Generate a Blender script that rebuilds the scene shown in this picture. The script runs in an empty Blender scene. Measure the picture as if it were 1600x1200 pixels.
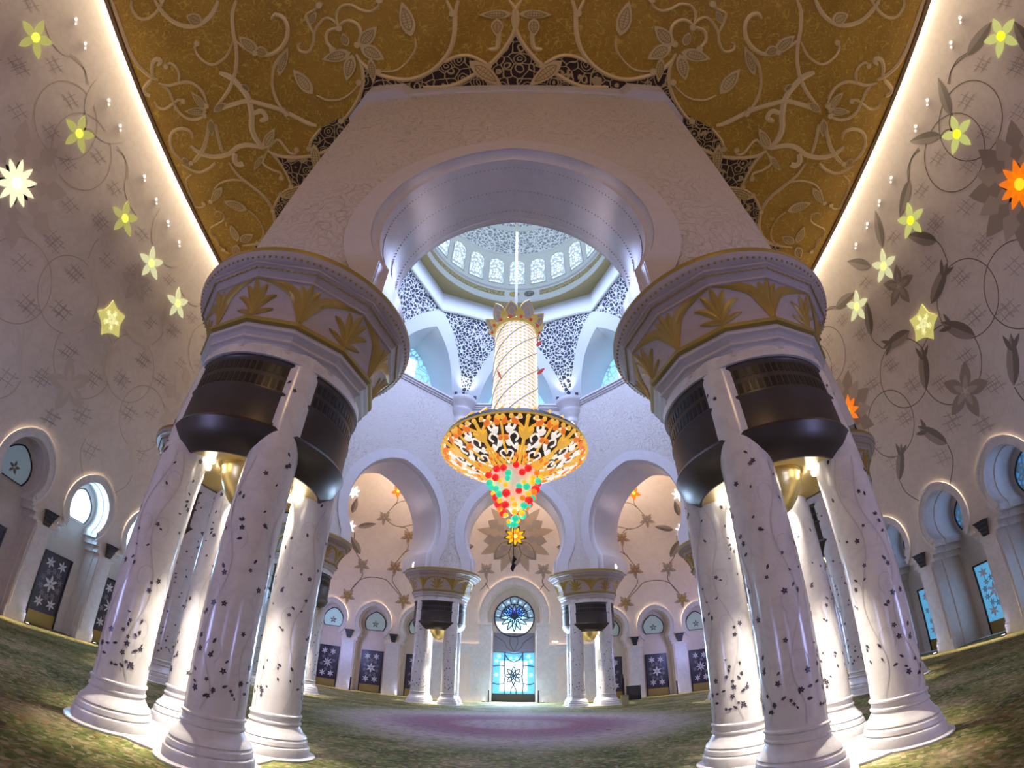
import bpy, bmesh, math, random
from mathutils import Vector, Matrix
from mathutils.geometry import tessellate_polygon
random.seed(7)
PI = math.pi
sin, cos, rad = math.sin, math.cos, math.radians
SC = bpy.context.scene
COL = SC.collection

# ------------------------------------------------------------------ helpers
def tag(o, label, cat, group=None, kind=None):
    o['label'] = label
    o['category'] = cat
    if group: o['group'] = group
    if kind: o['kind'] = kind
    return o

class MB:
    """collects vertices and faces of ONE mesh"""
    def __init__(s): s.v, s.f, s.m = [], [], []
    def add(s, vs, fs, mi=0):
        b = len(s.v); s.v.extend([tuple(p) for p in vs])
        for f in fs: s.f.append([b + i for i in f]); s.m.append(mi)
        return s
    def box(s, c, d, mi=0, rz=0.0):
        x, y, z = d[0]/2, d[1]/2, d[2]/2
        P = [(-x,-y,-z),(x,-y,-z),(x,y,-z),(-x,y,-z),(-x,-y,z),(x,-y,z),(x,y,z),(-x,y,z)]
        cr, sr = cos(rz), sin(rz)
        P = [(c[0]+p[0]*cr-p[1]*sr, c[1]+p[0]*sr+p[1]*cr, c[2]+p[2]) for p in P]
        return s.add(P, [(0,3,2,1),(4,5,6,7),(0,1,5,4),(1,2,6,5),(2,3,7,6),(3,0,4,7)], mi)
    def lathe(s, prof, n=32, c=(0,0,0), a0=0.0, a1=2*PI, mi=0, rot=0.0):
        full = abs(a1-a0-2*PI) < 1e-6
        k = n if full else n+1
        vs = []
        for r, z in prof:
            for i in range(k):
                a = a0+(a1-a0)*i/n+rot
                vs.append((c[0]+r*cos(a), c[1]+r*sin(a), c[2]+z))
        fs = []
        for j in range(len(prof)-1):
            for i in range(n):
                i2 = (i+1) % k if full else i+1
                fs.append((j*k+i, j*k+i2, (j+1)*k+i2, (j+1)*k+i))
        return s.add(vs, fs, mi)
    def disc(s, r, z, n=32, c=(0,0,0), rot=0.0, mi=0, up=True):
        vs = [(c[0]+r*cos(2*PI*i/n+rot), c[1]+r*sin(2*PI*i/n+rot), c[2]+z) for i in range(n)]
        return s.add(vs, [tuple(range(n)) if up else tuple(range(n-1,-1,-1))], mi)
    def tube(s, pts, rs, n=6, mi=0, cap=True):
        pts = [Vector(p) for p in pts]
        if not hasattr(rs, '__len__'): rs = [rs]*len(pts)
        vs = []; up = None
        for i, p in enumerate(pts):
            t = (pts[min(i+1,len(pts)-1)]-pts[max(i-1,0)])
            t = t.normalized() if t.length > 1e-9 else Vector((0,0,1))
            if up is None: up = Vector((0,0,1)) if abs(t.z) < .9 else Vector((1,0,0))
            a = t.cross(up)
            a = a.normalized() if a.length > 1e-6 else t.orthogonal().normalized()
            b = a.cross(t).normalized(); up = b
            for j in range(n):
                q = 2*PI*j/n
                vs.append(p+(a*cos(q)+b*sin(q))*rs[i])
        fs = []
        for i in range(len(pts)-1):
            for j in range(n):
                j2 = (j+1) % n
                fs.append((i*n+j, i*n+j2, (i+1)*n+j2, (i+1)*n+j))
        if cap:
            fs.append(tuple(range(n-1,-1,-1))); fs.append(tuple((len(pts)-1)*n+j for j in range(n)))
        return s.add(vs, fs, mi)
    def sphere(s, c, r, n=10, m=6, mi=0, sc=(1,1,1)):
        vs = [(c[0], c[1], c[2]-r*sc[2])]
        for j in range(1, m):
            t = PI*j/m-PI/2
            for i in range(n):
                a = 2*PI*i/n
                vs.append((c[0]+r*cos(t)*cos(a)*sc[0], c[1]+r*cos(t)*sin(a)*sc[1], c[2]+r*sin(t)*sc[2]))
        vs.append((c[0], c[1], c[2]+r*sc[2]))
        fs = [(0, 1+(i+1) % n, 1+i) for i in range(n)]
        for j in range(m-2):
            for i in range(n):
                a, b = 1+j*n+i, 1+j*n+(i+1) % n
                fs.append((a, b, b+n, a+n))
        T = len(vs)-1
        fs += [(T, T-n+i, T-n+(i+1) % n) for i in range(n)]
        return s.add(vs, fs, mi)
    def grid(s, rows, mi=0, flip=False):
        k = len(rows[0]); vs = [p for r in rows for p in r]; fs = []
        for j in range(len(rows)-1):
            for i in range(k-1):
                q = (j*k+i, j*k+i+1, (j+1)*k+i+1, (j+1)*k+i)
                fs.append(q[::-1] if flip else q)
        return s.add(vs, fs, mi)
    def plate(s, pts, frame, d0, d1, mi=0):
        """polygon (u,v) prism between depths d0 (back) and d1 (front) of a frame function"""
        n = len(pts)
        vs = [frame(u, v, d1) for u, v in pts]+[frame(u, v, d0) for u, v in pts]
        tri = tessellate_polygon([[Vector((u, v, 0)) for u, v in pts]])
        fs = [tuple(t) for t in tri]
        for i in range(n):
            j = (i+1) % n
            fs.append((i, j, n+j, n+i))
        return s.add(vs, fs, mi)
    def sheet(s, loops, frame, d, mi=0):
        flat = [p for l in loops for p in l]
        tri = tessellate_polygon([[Vector((u, v, 0)) for u, v in l] for l in loops])
        return s.add([frame(u, v, d) for u, v in flat], [tuple(t) for t in tri], mi)
    def ribbon(s, pts, w, frame, d, mi=0, th=0.0):
        """flat band of width w along (u,v) points"""
        n = len(pts)
        if not hasattr(w, '__len__'): w = [w]*n
        L, R = [], []
        for i in range(n):
            a, b = pts[max(i-1,0)], pts[min(i+1,n-1)]
            tx, ty = b[0]-a[0], b[1]-a[1]; l = math.hypot(tx, ty) or 1
            nx, ny = -ty/l*w[i]/2, tx/l*w[i]/2
            L.append((pts[i][0]+nx, pts[i][1]+ny)); R.append((pts[i][0]-nx, pts[i][1]-ny))
        if th <= 0:
            vs = [frame(u, v, d) for u, v in L]+[frame(u, v, d) for u, v in R]
            return s.add(vs, [(i, i+1, n+i+1, n+i) for i in range(n-1)], mi)
        vs = [frame(u, v, d) for u, v in L]+[frame(u, v, d+th) for u, v in pts]+[frame(u, v, d) for u, v in R]
        fs = []
        for i in range(n-1):
            fs += [(i, i+1, n+i+1, n+i), (n+i, n+i+1, 2*n+i+1, 2*n+i)]
        return s.add(vs, fs, mi)
    def build(s, name, mats, parent=None, smooth=40, loc=None):
        me = bpy.data.meshes.new(name)
        me.from_pydata(s.v, [], s.f)
        if not isinstance(mats, (list, tuple)): mats = [mats]
        for m in mats: me.materials.append(m)
        if any(s.m): me.polygons.foreach_set('material_index', s.m)
        bm = bmesh.new(); bm.from_mesh(me)
        bmesh.ops.recalc_face_normals(bm, faces=bm.faces)
        bm.to_mesh(me); bm.free()
        if smooth:
            me.polygons.foreach_set('use_smooth', [True]*len(me.polygons))
            me.set_sharp_from_angle(angle=rad(smooth))
        me.update()
        o = bpy.data.objects.new(name, me); COL.objects.link(o)
        if loc: o.location = loc
        if parent: o.parent = parent
        return o

def thing(name, loc, label, cat, group=None, rz=0.0):
    o = bpy.data.objects.new(name, None); COL.objects.link(o)
    o.location = loc; o.rotation_euler = (0, 0, rz); o.empty_display_size = .2
    return tag(o, label, cat, group)

def dup(o, parent=None, mats=None):
    c = o.copy(); COL.objects.link(c)
    if parent: c.parent = parent
    for ch in list(o.children): dup(ch, c)
    return c

def spline(pts, k=6):
    """Catmull-Rom through points"""
    P = [Vector(p) for p in pts]; out = []
    for i in range(len(P)-1):
        a, b, c, d = P[max(i-1,0)], P[i], P[i+1], P[min(i+2,len(P)-1)]
        for j in range(k):
            t = j/k
            out.append(.5*((2*b)+(c-a)*t+(2*a-5*b+4*c-d)*t*t+(3*b-a-3*c+d)*t**3))
    out.append(P[-1]); return [tuple(q) for q in out]

def leafpoly(a, b, w, n=8, bulge=.42):
    """leaf outline from a to b, (u,v)"""
    dx, dy = b[0]-a[0], b[1]-a[1]; l = math.hypot(dx, dy); tx, ty = dx/l, dy/l; nx, ny = -ty, tx
    prof = []
    for i in range(n+1):
        t = i/n
        y = w/2*max(0.0, sin(PI*t**.8))**.85*(1 if t < 1 else 0)
        prof.append((t*l, y))
    up = [(a[0]+tx*t+nx*y, a[1]+ty*t+ny*y) for t, y in prof]
    dn = [(a[0]+tx*t-nx*y, a[1]+ty*t-ny*y) for t, y in prof[1:-1]]
    return up, dn

# ------------------------------------------------------------------ materials
def mat(name, col, rough=.5, metal=0.0, emit=None, es=1.0, spec=.5):
    m = bpy.data.materials.new(name); m.use_nodes = True
    b = m.node_tree.nodes['Principled BSDF']
    b.inputs['Base Color'].default_value = (*col, 1)
    b.inputs['Roughness'].default_value = rough
    b.inputs['Metallic'].default_value = metal
    b.inputs['Specular IOR Level'].default_value = spec
    if emit:
        b.inputs['Emission Color'].default_value = (*emit, 1)
        b.inputs['Emission Strength'].default_value = es
    return m
class NT:
    def __init__(s, m): s.m = m; s.t = m.node_tree; s.b = s.t.nodes['Principled BSDF']
    def n(s, typ, **kw):
        x = s.t.nodes.new(typ)
        for k, v in kw.items():
            if k.startswith('i_'):
                key = k[2:].replace('_', ' ')
                x.inputs[int(key) if key.isdigit() else key].default_value = v
            else: setattr(x, k, v)
        return x
    def l(s, a, b): s.t.links.new(a, b)
    def coord(s, sc=(1,1,1), obj=True):
        tc = s.n('ShaderNodeTexCoord'); mp = s.n('ShaderNodeMapping'); mp.inputs['Scale'].default_value = sc
        s.l(tc.outputs['Object'], mp.inputs['Vector']); return mp.outputs['Vector']
    def noise(s, vec, scale, detail=3, rough=.55, dist=0.0):
        x = s.n('ShaderNodeTexNoise'); x.inputs['Scale'].default_value = scale; x.inputs['Detail'].default_value = detail
        x.inputs['Roughness'].default_value = rough; x.inputs['Distortion'].default_value = dist
        s.l(vec, x.inputs['Vector']); return x.outputs['Fac'], x.outputs['Color']
    def vor(s, vec, scale, feature='F1', rnd=1.0):
        x = s.n('ShaderNodeTexVoronoi'); x.feature = feature; x.inputs['Scale'].default_value = scale
        x.inputs['Randomness'].default_value = rnd
        s.l(vec, x.inputs['Vector']); return x.outputs['Distance'], (x.outputs['Color'] if 'Color' in x.outputs else None)
    def ramp(s, fac, stops, interp='LINEAR'):
        x = s.n('ShaderNodeValToRGB'); e = x.color_ramp.elements; x.color_ramp.interpolation = interp
        while len(e) < len(stops): e.new(.5)
        for k, (p, c) in enumerate(stops):
            e[k].position = p; e[k].color = (*c, 1) if len(c) == 3 else c
        s.l(fac, x.inputs['Fac']); return x.outputs['Color']
    def mix(s, fac, a, b, blend='MIX'):
        x = s.n('ShaderNodeMix'); x.data_type = 'RGBA'; x.blend_type = blend
        if isinstance(fac, (int, float)): x.inputs[0].default_value = fac
        else: s.l(fac, x.inputs[0])
        for v, sk in ((a, x.inputs[6]), (b, x.inputs[7])):
            if isinstance(v, tuple): sk.default_value = (*v, 1)
            else: s.l(v, sk)
        return x.outputs[2]
    def math(s, op, a, b=None):
        x = s.n('ShaderNodeMath'); x.operation = op
        for v, sk in ((a, x.inputs[0]), (b, x.inputs[1])):
            if v is None: continue
            if isinstance(v, (int, float)): sk.default_value = v
            else: s.l(v, sk)
        return x.outputs[0]
    def warp(s, vec, scale, amt, detail=2):
        f, c = s.noise(vec, scale, detail)
        x = s.n('ShaderNodeVectorMath'); x.operation = 'MULTIPLY_ADD'
        s.l(c, x.inputs[0]); x.inputs[1].default_value = (amt,)*3; s.l(vec, x.inputs[2]); return x.outputs[0]
    def bump(s, h, strength=.4, dist=.1):
        x = s.n('ShaderNodeBump'); x.inputs['Strength'].default_value = strength; x.inputs['Distance'].default_value = dist
        s.l(h, x.inputs['Height']); s.l(x.outputs['Normal'], s.b.inputs['Normal'])
    def base(s, c): s.l(c, s.b.inputs['Base Color'])

def marble(name, col, dark, rough=.35, scale=.6, amt=.5, spec=.5):
    m = mat(name, col, rough, spec=spec); t = NT(m); v = t.coord()
    w = t.warp(v, scale*.8, 1.6)
    f, _ = t.noise(w, scale*2.2, 6, .6)
    g = t.math('ABSOLUTE', t.math('SUBTRACT', f, .5))
    vein = t.ramp(g, [(0, (1,1,1)), (.05, (.25,.25,.25)), (.16, (0,0,0))])
    f2, _ = t.noise(v, scale*6, 4)
    c0 = t.mix(t.math('MULTIPLY', vein, amt), col, dark)
    t.base(t.mix(t.math('MULTIPLY', f2, .25), c0, dark)); return m

def relief(name, col, dark, sc=.8, rough=.5, st=.9):
    """carved foliage in pale stone: bump plus a darker tone along the grooves"""
    m = mat(name, col, rough); t = NT(m); v = t.coord()
    w = t.warp(v, .35, 2.2, 3); w2 = t.warp(w, 1.6, .5)
    d, _ = t.vor(w2, sc, 'DISTANCE_TO_EDGE')
    d2, _ = t.vor(w2, sc*2.6, 'DISTANCE_TO_EDGE')
    n, _ = t.noise(v, .12, 2)
    mask = t.ramp(n, [(.42, (0,0,0)), (.56, (1,1,1))])
    f1, _ = t.vor(w2, sc*.62, 'F1')
    rg = t.math('ABSOLUTE', t.math('SINE', t.math('MULTIPLY', f1, 15.0)))
    line = t.ramp(rg, [(0, (.9,.9,.9)), (.32, (0,0,0))])
    line2 = t.ramp(d2, [(0, (.8,.8,.8)), (.07, (0,0,0))])
    ln = t.math('MAXIMUM', line, t.math('MULTIPLY', line2, .7))
    f = t.math('MULTIPLY', ln, t.math('ADD', t.math('MULTIPLY', mask, .60), .20))
    t.base(t.mix(f, col, dark))
    h = t.math('SUBTRACT', 1.0, ln); t.bump(h, st, .12); return m

def lattice(name, col, hole, sc=1.0, rough=.5, thr=.09, emit=None, es=0.0, warp=.5, wsc=.55):
    """white openwork of leaf-shaped holes; with emit the holes are lit glass"""
    m = mat(name, col, rough); t = NT(m); v = t.coord()
    w = t.warp(v, sc*wsc, warp/sc*1.3, 2)
    d, _ = t.vor(w, sc, 'DISTANCE_TO_EDGE')
    msk = t.ramp(d, [(thr, (0,0,0)), (thr+.03, (1,1,1))])
    t.base(t.mix(msk, col, hole))
    if emit:
        t.b.inputs['Emission Color'].default_value = (*emit, 1)
        t.l(t.math('MULTIPLY', msk, es), t.b.inputs['Emission Strength'])
    return m

# ------------------------------------------------------------------ dimensions (metres)
W = 29.42           # side walls at x = -W and W
YB = 55.6           # far wall
YF = -34.0          # wall behind the camera
HC = 34.27          # gold ceiling
CY = 29.05          # axis of the dome: x = 0, y = CY
RIM = 13.08         # top of the column capitals
RIN, ROUT_E, ROUT_O = 16.05, 20.15, 21.2

M = {}
M['white'] = marble('white_marble', (.74,.72,.70), (.45,.42,.43), .3, .5, .35)
M['shaft'] = marble('column_marble', (.78,.75,.72), (.50,.46,.46), .16, .45, .3)
M['wall'] = marble('wall_marble', (.66,.60,.56), (.47,.41,.38), .34, .35, .3)
M['wallback'] = marble('lightened_wall_marble', (.80,.70,.62), (.58,.48,.42), .34, .35, .25)  # wall marble copy, made paler in place of light on the far wall
M['arcade'] = relief('carved_marble', (.65,.59,.55), (.36,.29,.26), 1.05, .5, .35)
M['arch'] = marble('arch_marble', (.70,.66,.67), (.52,.47,.50), .32, .4, .2)
M['recess'] = marble('recess_marble', (.62,.60,.62), (.5,.48,.5), .4, .5, .2)
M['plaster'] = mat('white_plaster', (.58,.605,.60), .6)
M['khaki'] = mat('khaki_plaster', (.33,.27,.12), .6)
M['gold'] = mat('gold_leaf', (.50,.34,.10), .38, .55)
M['goldtrim'] = mat('dull_gold', (.36,.26,.06), .45, .25)
M['palm'] = mat('gold_palm', (.40,.26,.05), .42, .3)
M['bronze'] = mat('dark_bronze', (.075,.062,.055), .38, .55)
M['brass'] = mat('polished_brass', (.62,.47,.18), .3, .65)
M['black'] = mat('black_metal', (.012,.012,.014), .4, .3)
M['dark'] = mat('dark_glass', (.02,.016,.022), .25)
M['maroon'] = mat('dark_maroon', (.035,.012,.010), .6)
M['door'] = mat('door_dark_panel', (.030,.022,.045), .3)
M['kick'] = mat('brass_kick_plate', (.34,.24,.07), .4, .5)
M['doorstar'] = mat('door_white_star', (.70,.68,.74), .4)
M['doorline'] = mat('door_grey_star', (.24,.22,.27), .4)
M['sconce'] = mat('dark_sconce', (.02,.02,.03), .45, .3)
M['lamp'] = mat('lamp_glow', (1,1,1), .5, emit=(1,.9,.74), es=9)
M['coollamp'] = mat('cool_lamp_glow', (1,1,1), .5, emit=(.85,.9,1), es=6)
M['lattice'] = lattice('white_lattice', (.66,.68,.69), (.02,.025,.035), 2.3, .5, .075, warp=.55, wsc=1.2)
M['domelat'] = lattice('dome_lattice', (.74,.77,.80), (.26,.29,.32), 1.7, .5, .10, warp=.8, wsc=1.3)
M['domewin'] = lattice('dome_window_glass', (.66,.72,.76), (.3,.5,.6), 2.1, .4, .14, emit=(.74,.90,1), es=.75, warp=.5, wsc=1.2)
M['sky'] = mat('daylight_glass', (.5,.7,.9), .2, emit=(.66,.84,1), es=1.2)
M['gallerywin'] = lattice('gallery_window_glass', (.75,.85,.9), (.3,.6,.8), 1.1, .3, .05, emit=(.22,.58,.90), es=.62, warp=.15)
M['vine'] = mat('vine_inlay', (.16,.125,.085), .4)
M['leafA'] = mat('dark_leaf_inlay', (.17,.14,.12), .4)
M['leafB'] = mat('pale_leaf_inlay', (.31,.265,.23), .4)
M['petalA'] = mat('taupe_petal_inlay', (.31,.26,.22), .42)
M['petalB'] = mat('light_taupe_petal_inlay', (.43,.37,.32), .42)
M['petalG'] = mat('ochre_petal_inlay', (.34,.23,.07), .42)
M['petalR'] = mat('rust_petal_inlay', (.33,.20,.11), .42)
M['vineL'] = mat('faint_vine_inlay', (.45,.385,.29), .4)
M['leafL'] = mat('faint_leaf_inlay', (.59,.525,.47), .4)
M['kufic'] = mat('kufic_inlay', (.38,.325,.29), .5)

# carpet
def carpet_mat():
    m = mat('carpet_pile', (.1,.12,.04), .95, spec=.1); t = NT(m); v = t.coord()
    w = t.warp(v, .9, .5)
    d, c = t.vor(w, 8.0)
    sp = t.n('ShaderNodeSeparateColor'); t.l(c, sp.inputs[0])
    leaf = t.ramp(sp.outputs[0], [(0, (.06,.075,.03)), (.28, (.16,.20,.05)), (.50, (.28,.27,.11)), (.66, (.36,.27,.17)), (.80, (.55,.45,.33)), (.93, (.32,.12,.07))], 'CONSTANT')
    n, _ = t.noise(v, .45, 3)
    patch = t.ramp(n, [(.38, (.08,.10,.035)), (.48, (.18,.21,.07)), (.56, (.30,.27,.14)), (.66, (.46,.38,.26))])
    base = t.mix(.5, leaf, patch)
    # medallion under the dome
    vm = t.n('ShaderNodeVectorMath'); vm.operation = 'DISTANCE'; t.l(w, vm.inputs[0]); vm.inputs[1].default_value = (0.35, 29.0, .25)
    dist = vm.outputs['Value']
    r = t.math('DIVIDE', dist, 20.0)
    ring = t.ramp(r, [(.0, (.60,.50,.62)), (.13, (.55,.42,.58)), (.19, (.44,.17,.34)), (.28, (.40,.22,.38)), (.38, (.54,.44,.52)), (.50, (.52,.46,.45)), (.60, (.16,.16,.09))])
    msk = t.ramp(r, [(.40, (1,1,1)), (.60, (0,0,0))])
    n2, _ = t.noise(v, 2.2, 3)
    spk = t.mix(t.ramp(n2, [(.47, (0,0,0)), (.66, (.55,.55,.55))]), ring, leaf)
    col = t.mix(msk, base, spk)
    n3, _ = t.noise(v, 24, 2)
    t.base(t.mix(.6, col, t.mix(n3, (.02,.02,.012), (.55,.52,.42)), 'OVERLAY'))
    t.bump(n3, .5, .03); return m
M['carpet'] = carpet_mat()

def ceiling_mat():
    m = mat('gold_ceiling', (.5,.27,.04), .48, .1); t = NT(m); v = t.coord()
    w = t.warp(v, .8, .9, 2)
    f, _ = t.noise(w, 1.5, 1.5, .4, .6)
    l1 = t.ramp(t.math('ABSOLUTE', t.math('SUBTRACT', t.math('FRACT', t.math('MULTIPLY', f, 7.0)), .5)), [(0, (1,1,1)), (.10, (0,0,0))])
    d, _ = t.vor(w, 1.7, 'SMOOTH_F1')
    l2 = t.ramp(t.math('ABSOLUTE', t.math('SUBTRACT', d, .33)), [(0, (1,1,1)), (.035, (0,0,0))])
    ln = t.math('MAXIMUM', l1, l2)
    n, _ = t.noise(v, .18, 2)
    ground = t.ramp(n, [(.35, (.37,.20,.016)), (.65, (.47,.27,.026))])
    t.base(t.mix(t.math('MULTIPLY', ln, .75), ground, (.74,.54,.08)))
    t.bump(ln, .5, .06); return m
M['ceil'] = ceiling_mat()
M['scroll'] = mat('champagne_scroll', (.74,.57,.28), .45, .1)
M['scrollleaf'] = mat('champagne_leaf', (.70,.53,.25), .45, .1)
M['scrollvein'] = mat('engraved_gold', (.40,.27,.08), .5)
def openwork_mat():
    m = mat('ceiling_openwork', (.5,.38,.17), .6); t = NT(m); v = t.coord()
    w = t.warp(v, .9, .5)
    d, _ = t.vor(w, 1.15, 'F1', .8)
    e, _ = t.vor(w, 1.15, 'DISTANCE_TO_EDGE', .8)
    a = t.ramp(t.math('ABSOLUTE', t.math('SUBTRACT', d, .40)), [(.028, (1,1,1)), (.045, (0,0,0))])
    b = t.ramp(t.math('ABSOLUTE', t.math('SUBTRACT', d, .16)), [(.028, (1,1,1)), (.045, (0,0,0))])
    c = t.ramp(e, [(.03, (1,1,1)), (.045, (0,0,0))])
    ln = t.math('MAXIMUM', t.math('MAXIMUM', a, b), c)
    t.base(t.mix(ln, (.030,.010,.008), (.50,.38,.17))); return m
M['openwork'] = openwork_mat()
M['border'] = mat('dark_ceiling_border', (.11,.06,.03), .5)

# ------------------------------------------------------------------ floor and carpet
fl = MB(); fl.box((0, 18.0, -.15), (66, 84, .2)); f_ = fl.build('floor', M['white'], smooth=0)
tag(f_, 'stone floor slab under the prayer hall carpet', 'floor', kind='structure')
cp = MB(); cp.box((0, (YF+YB+2)/2, -.028), (2*W+5, YB+2-YF, .04)); c_ = cp.build('carpet', M['carpet'], smooth=0)
tag(c_, 'wall-to-wall green carpet with flower pattern and a purple medallion under the dome', 'carpet')

# ------------------------------------------------------------------ wall frames: (u along wall, v up, d into the room)
FR = {'left': lambda u, v, d: (-W+d, u, v), 'right': lambda u, v, d: (W-d, u, v), 'back': lambda u, v, d: (u, YB-d, v)}
BAY = [16.85, 22.95, 29.05, 35.15, 41.25, 47.35]
BAYB = [-22.6, -17.0, -11.4, 11.4, 17.0, 22.6]
def pointed(R, ph, off, n):
    """horseshoe below the centre, two-centred slightly pointed arch above"""
    m = n//3; low = [(-R*cos(ph*(1-i/m)), -R*sin(ph*(1-i/m))) for i in range(m)]
    q = R+off; e = math.acos(off/q); h = n//2
    up = [(-(q*cos(e*i/h)-off), q*sin(e*i/h)) for i in range(h+1)]
    L = low+up
    return L+[(-x, z) for x, z in L[:-1][::-1]]
def niche(c, j, zc, R, n=26, point=.25, z0=0.0, jb=None):
    """opening outline from bottom left, up and over a horseshoe arch, to bottom right"""
    ph = math.acos(j/R); zi = zc-math.sqrt(R*R-j*j)
    leg = [(j, z0)]
    if jb:      # wide lower opening, corbelled in by three steps under the arch
        d = (jb-j)/3
        leg = [(jb, z0), (jb, zi-1.35), (jb-d, zi-1.35), (jb-d, zi-.9), (jb-2*d, zi-.9), (jb-2*d, zi-.45), (j, zi-.45)]
    pts = [(c-x, z) for x, z in leg]
    pts += [(c+x, zc+z) for x, z in pointed(R, ph, (2*R*point+point*point)/(2*R), n)]
    pts += [(c+x, z) for x, z in leg[::-1]]; return pts
NI = dict(jb=2.32, j=1.42, zc=8.75, R=1.8)
NIB = dict(jb=1.9, j=1.42, zc=8.45, R=1.8)
NIP = dict(j=2.62, zc=10.3, R=3.25, point=.5)
def band(c, nic, w, d0, d1, mb, fr, off=.0, legs=False):
    """raised ring around a horseshoe opening"""
    a = niche(c, nic['j'], nic['zc'], nic['R']+off, point=nic.get('point', .25))[1:-1]
    k = (nic['R']+off+w)/(nic['R']+off)
    b = [(c+(x-c)*k, nic['zc']+(z-nic['zc'])*k) for x, z in a]
    n = len(a)
    vs = [fr(u, v, d1) for u, v in a]+[fr(u, v, d1) for u, v in b]+[fr(u, v, d0) for u, v in a]+[fr(u, v, d0) for u, v in b]
    fs = []
    for i in range(n-1):
        fs += [(i, i+1, n+i+1, n+i), (n+i, n+i+1, 3*n+i+1, 3*n+i), (i, i+1, 2*n+i+1, 2*n+i)]
    fs += [(0, n, 3*n, 2*n), (n-1, 2*n-1, 4*n-1, 3*n-1)]
    mb.add(vs, fs)

def star(c, r, n, w, a0, d0, d1, fr, mb, r0=.0, mi=0, two=None):
    for k in range(n):
        a = a0+2*PI*k/n
        A = (c[0]+r0*r*cos(a), c[1]+r0*r*sin(a)); B = (c[0]+r*cos(a), c[1]+r*sin(a))
        up, dn = leafpoly(A, B, w*r)
        if two is None: mb.plate(up+dn[::-1], fr, d0, d1, mi)
        else:
            mb.plate(up, fr, d0, d1, mi); mb.plate([up[0]]+dn+[up[-1]], fr, d0, d1, two)

ORD = ['first','second','third','fourth','fifth','sixth','seventh','eighth','ninth','tenth','eleventh','twelfth','thirteenth','fourteenth']
nwin = [0]; ndoor = [0]
def wname():
    nwin[0] += 1; return 'window_%d' % nwin[0]

def make_wall(side, u0, u1, ztop, bays, nic, depth, portal=False):
    fr = FR[side]
    line = [(u0, 0)]; opens = []
    cs = sorted(bays+([0.0] if portal else []))
    for c in cs:
        nn = NIP if (portal and c == 0.0) else nic
        o = niche(c, nn['j'], nn['zc'], nn['R'], point=nn.get('point', .25), jb=nn.get('jb')); opens.append((c, nn, o)); line += o
    line += [(u1, 0), (u1, ztop), (u0, ztop)]
    mb = MB(); mb.sheet([line], fr, 0.0)
    for c, nn, o in opens:
        dp = 1.9 if nn is NIP else depth
        n = len(o)
        # stepped reveal: front, a shallow step, back
        R2 = [(c+(x-c)*.965, z if z < .01 else nn['zc']+(z-nn['zc'])*.965 if z > nn['zc']-nn['R'] else z) for x, z in o]
        rows = [[fr(u, v, 0) for u, v in o], [fr(u, v, -.35*dp) for u, v in o], [fr(u, v, -.36*dp) for u, v in R2], [fr(u, v, -dp) for u, v in R2]]
        mb.grid(rows)
        mb.sheet([R2], fr, -dp)
    w = mb.build('wall_'+side, M['wallback'] if side == 'back' else M['wall'], smooth=35)
    tr = MB(); imp = MB(); pl = MB()
    for c, nn, o in opens:
        big = nn is NIP
        band(c, nn, .75 if big else .40, -.02, .10, tr, fr); band(c, nn, .16, -.02, .17, tr, fr, off=.75 if big else .40)
        zi = nn['zc']-math.sqrt(nn['R']**2-nn['j']**2)
        for s in (-1, 1):
            for k in range(3) if not big else ():
                d_ = (nn['jb']-nn['j'])/3; a_, b_ = nn['jb']-d_*(k+1)-.05, nn['jb']-d_*k+.12; z_ = zi-1.35+.45*k
                P = [(c+s*a_, z_+.02), (c+s*b_, z_+.02), (c+s*b_, z_+.2), (c+s*a_, z_+.2)]
                imp.plate(P, fr, -.5, .05+.03*k)
    pier = sorted([((a+b)/2, b-a-2*nic['jb']) for a, b in zip(cs, cs[1:]) if not (portal and 0.0 in (a, b))])
    for c, wd in pier:
        x0, x1 = c-wd/2, c+wd/2
        pl.plate([(x0-.05, 0), (x1+.05, 0), (x1+.05, .62), (x0-.05, .62)], fr, -.3, .12)
        pl.plate([(x0-.02, .62), (x1+.02, .62), (x1+.02, .78), (x0-.02, .78)], fr, -.3, .07)
        # flat pilaster face and its capital under the sconce
        pl.plate([(x0+.14, .7), (x1-.14, .7), (x1-.14, 6.0), (x0+.14, 6.0)], fr, -.02, .10)
        pl.plate([(x0+.02, 6.0), (x1-.02, 6.0), (x1-.02, 6.18), (x0+.02, 6.18)], fr, -.02, .16)
    if portal:
        for s in (-1, 1):
            def q(a, b, z0, z1, d): pl.plate([(min(s*a, s*b), z0), (max(s*a, s*b), z0), (max(s*a, s*b), z1), (min(s*a, s*b), z1)], fr, -.02, d)
            q(2.62, 4.1, 0, 9.0, .12); q(2.62, 4.3, 9.0, 9.3, .2); q(4.1, 9.45, 6.3, 6.75, .16); q(4.1, 4.9, 0, 6.3, .06); q(8.0, 9.45, 0, 6.3, .06); q(2.6, 9.45, 0, .7, .18)
            q(4.9, 8.0, 5.6, 6.3, .06)
    tr.build('arch_trim', M['white'], w, 35); imp.build('impost', M['white'], w, 0) if imp.v else None
    pl.build('pilaster', M['white'], w, 0)
    return w, pier

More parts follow.
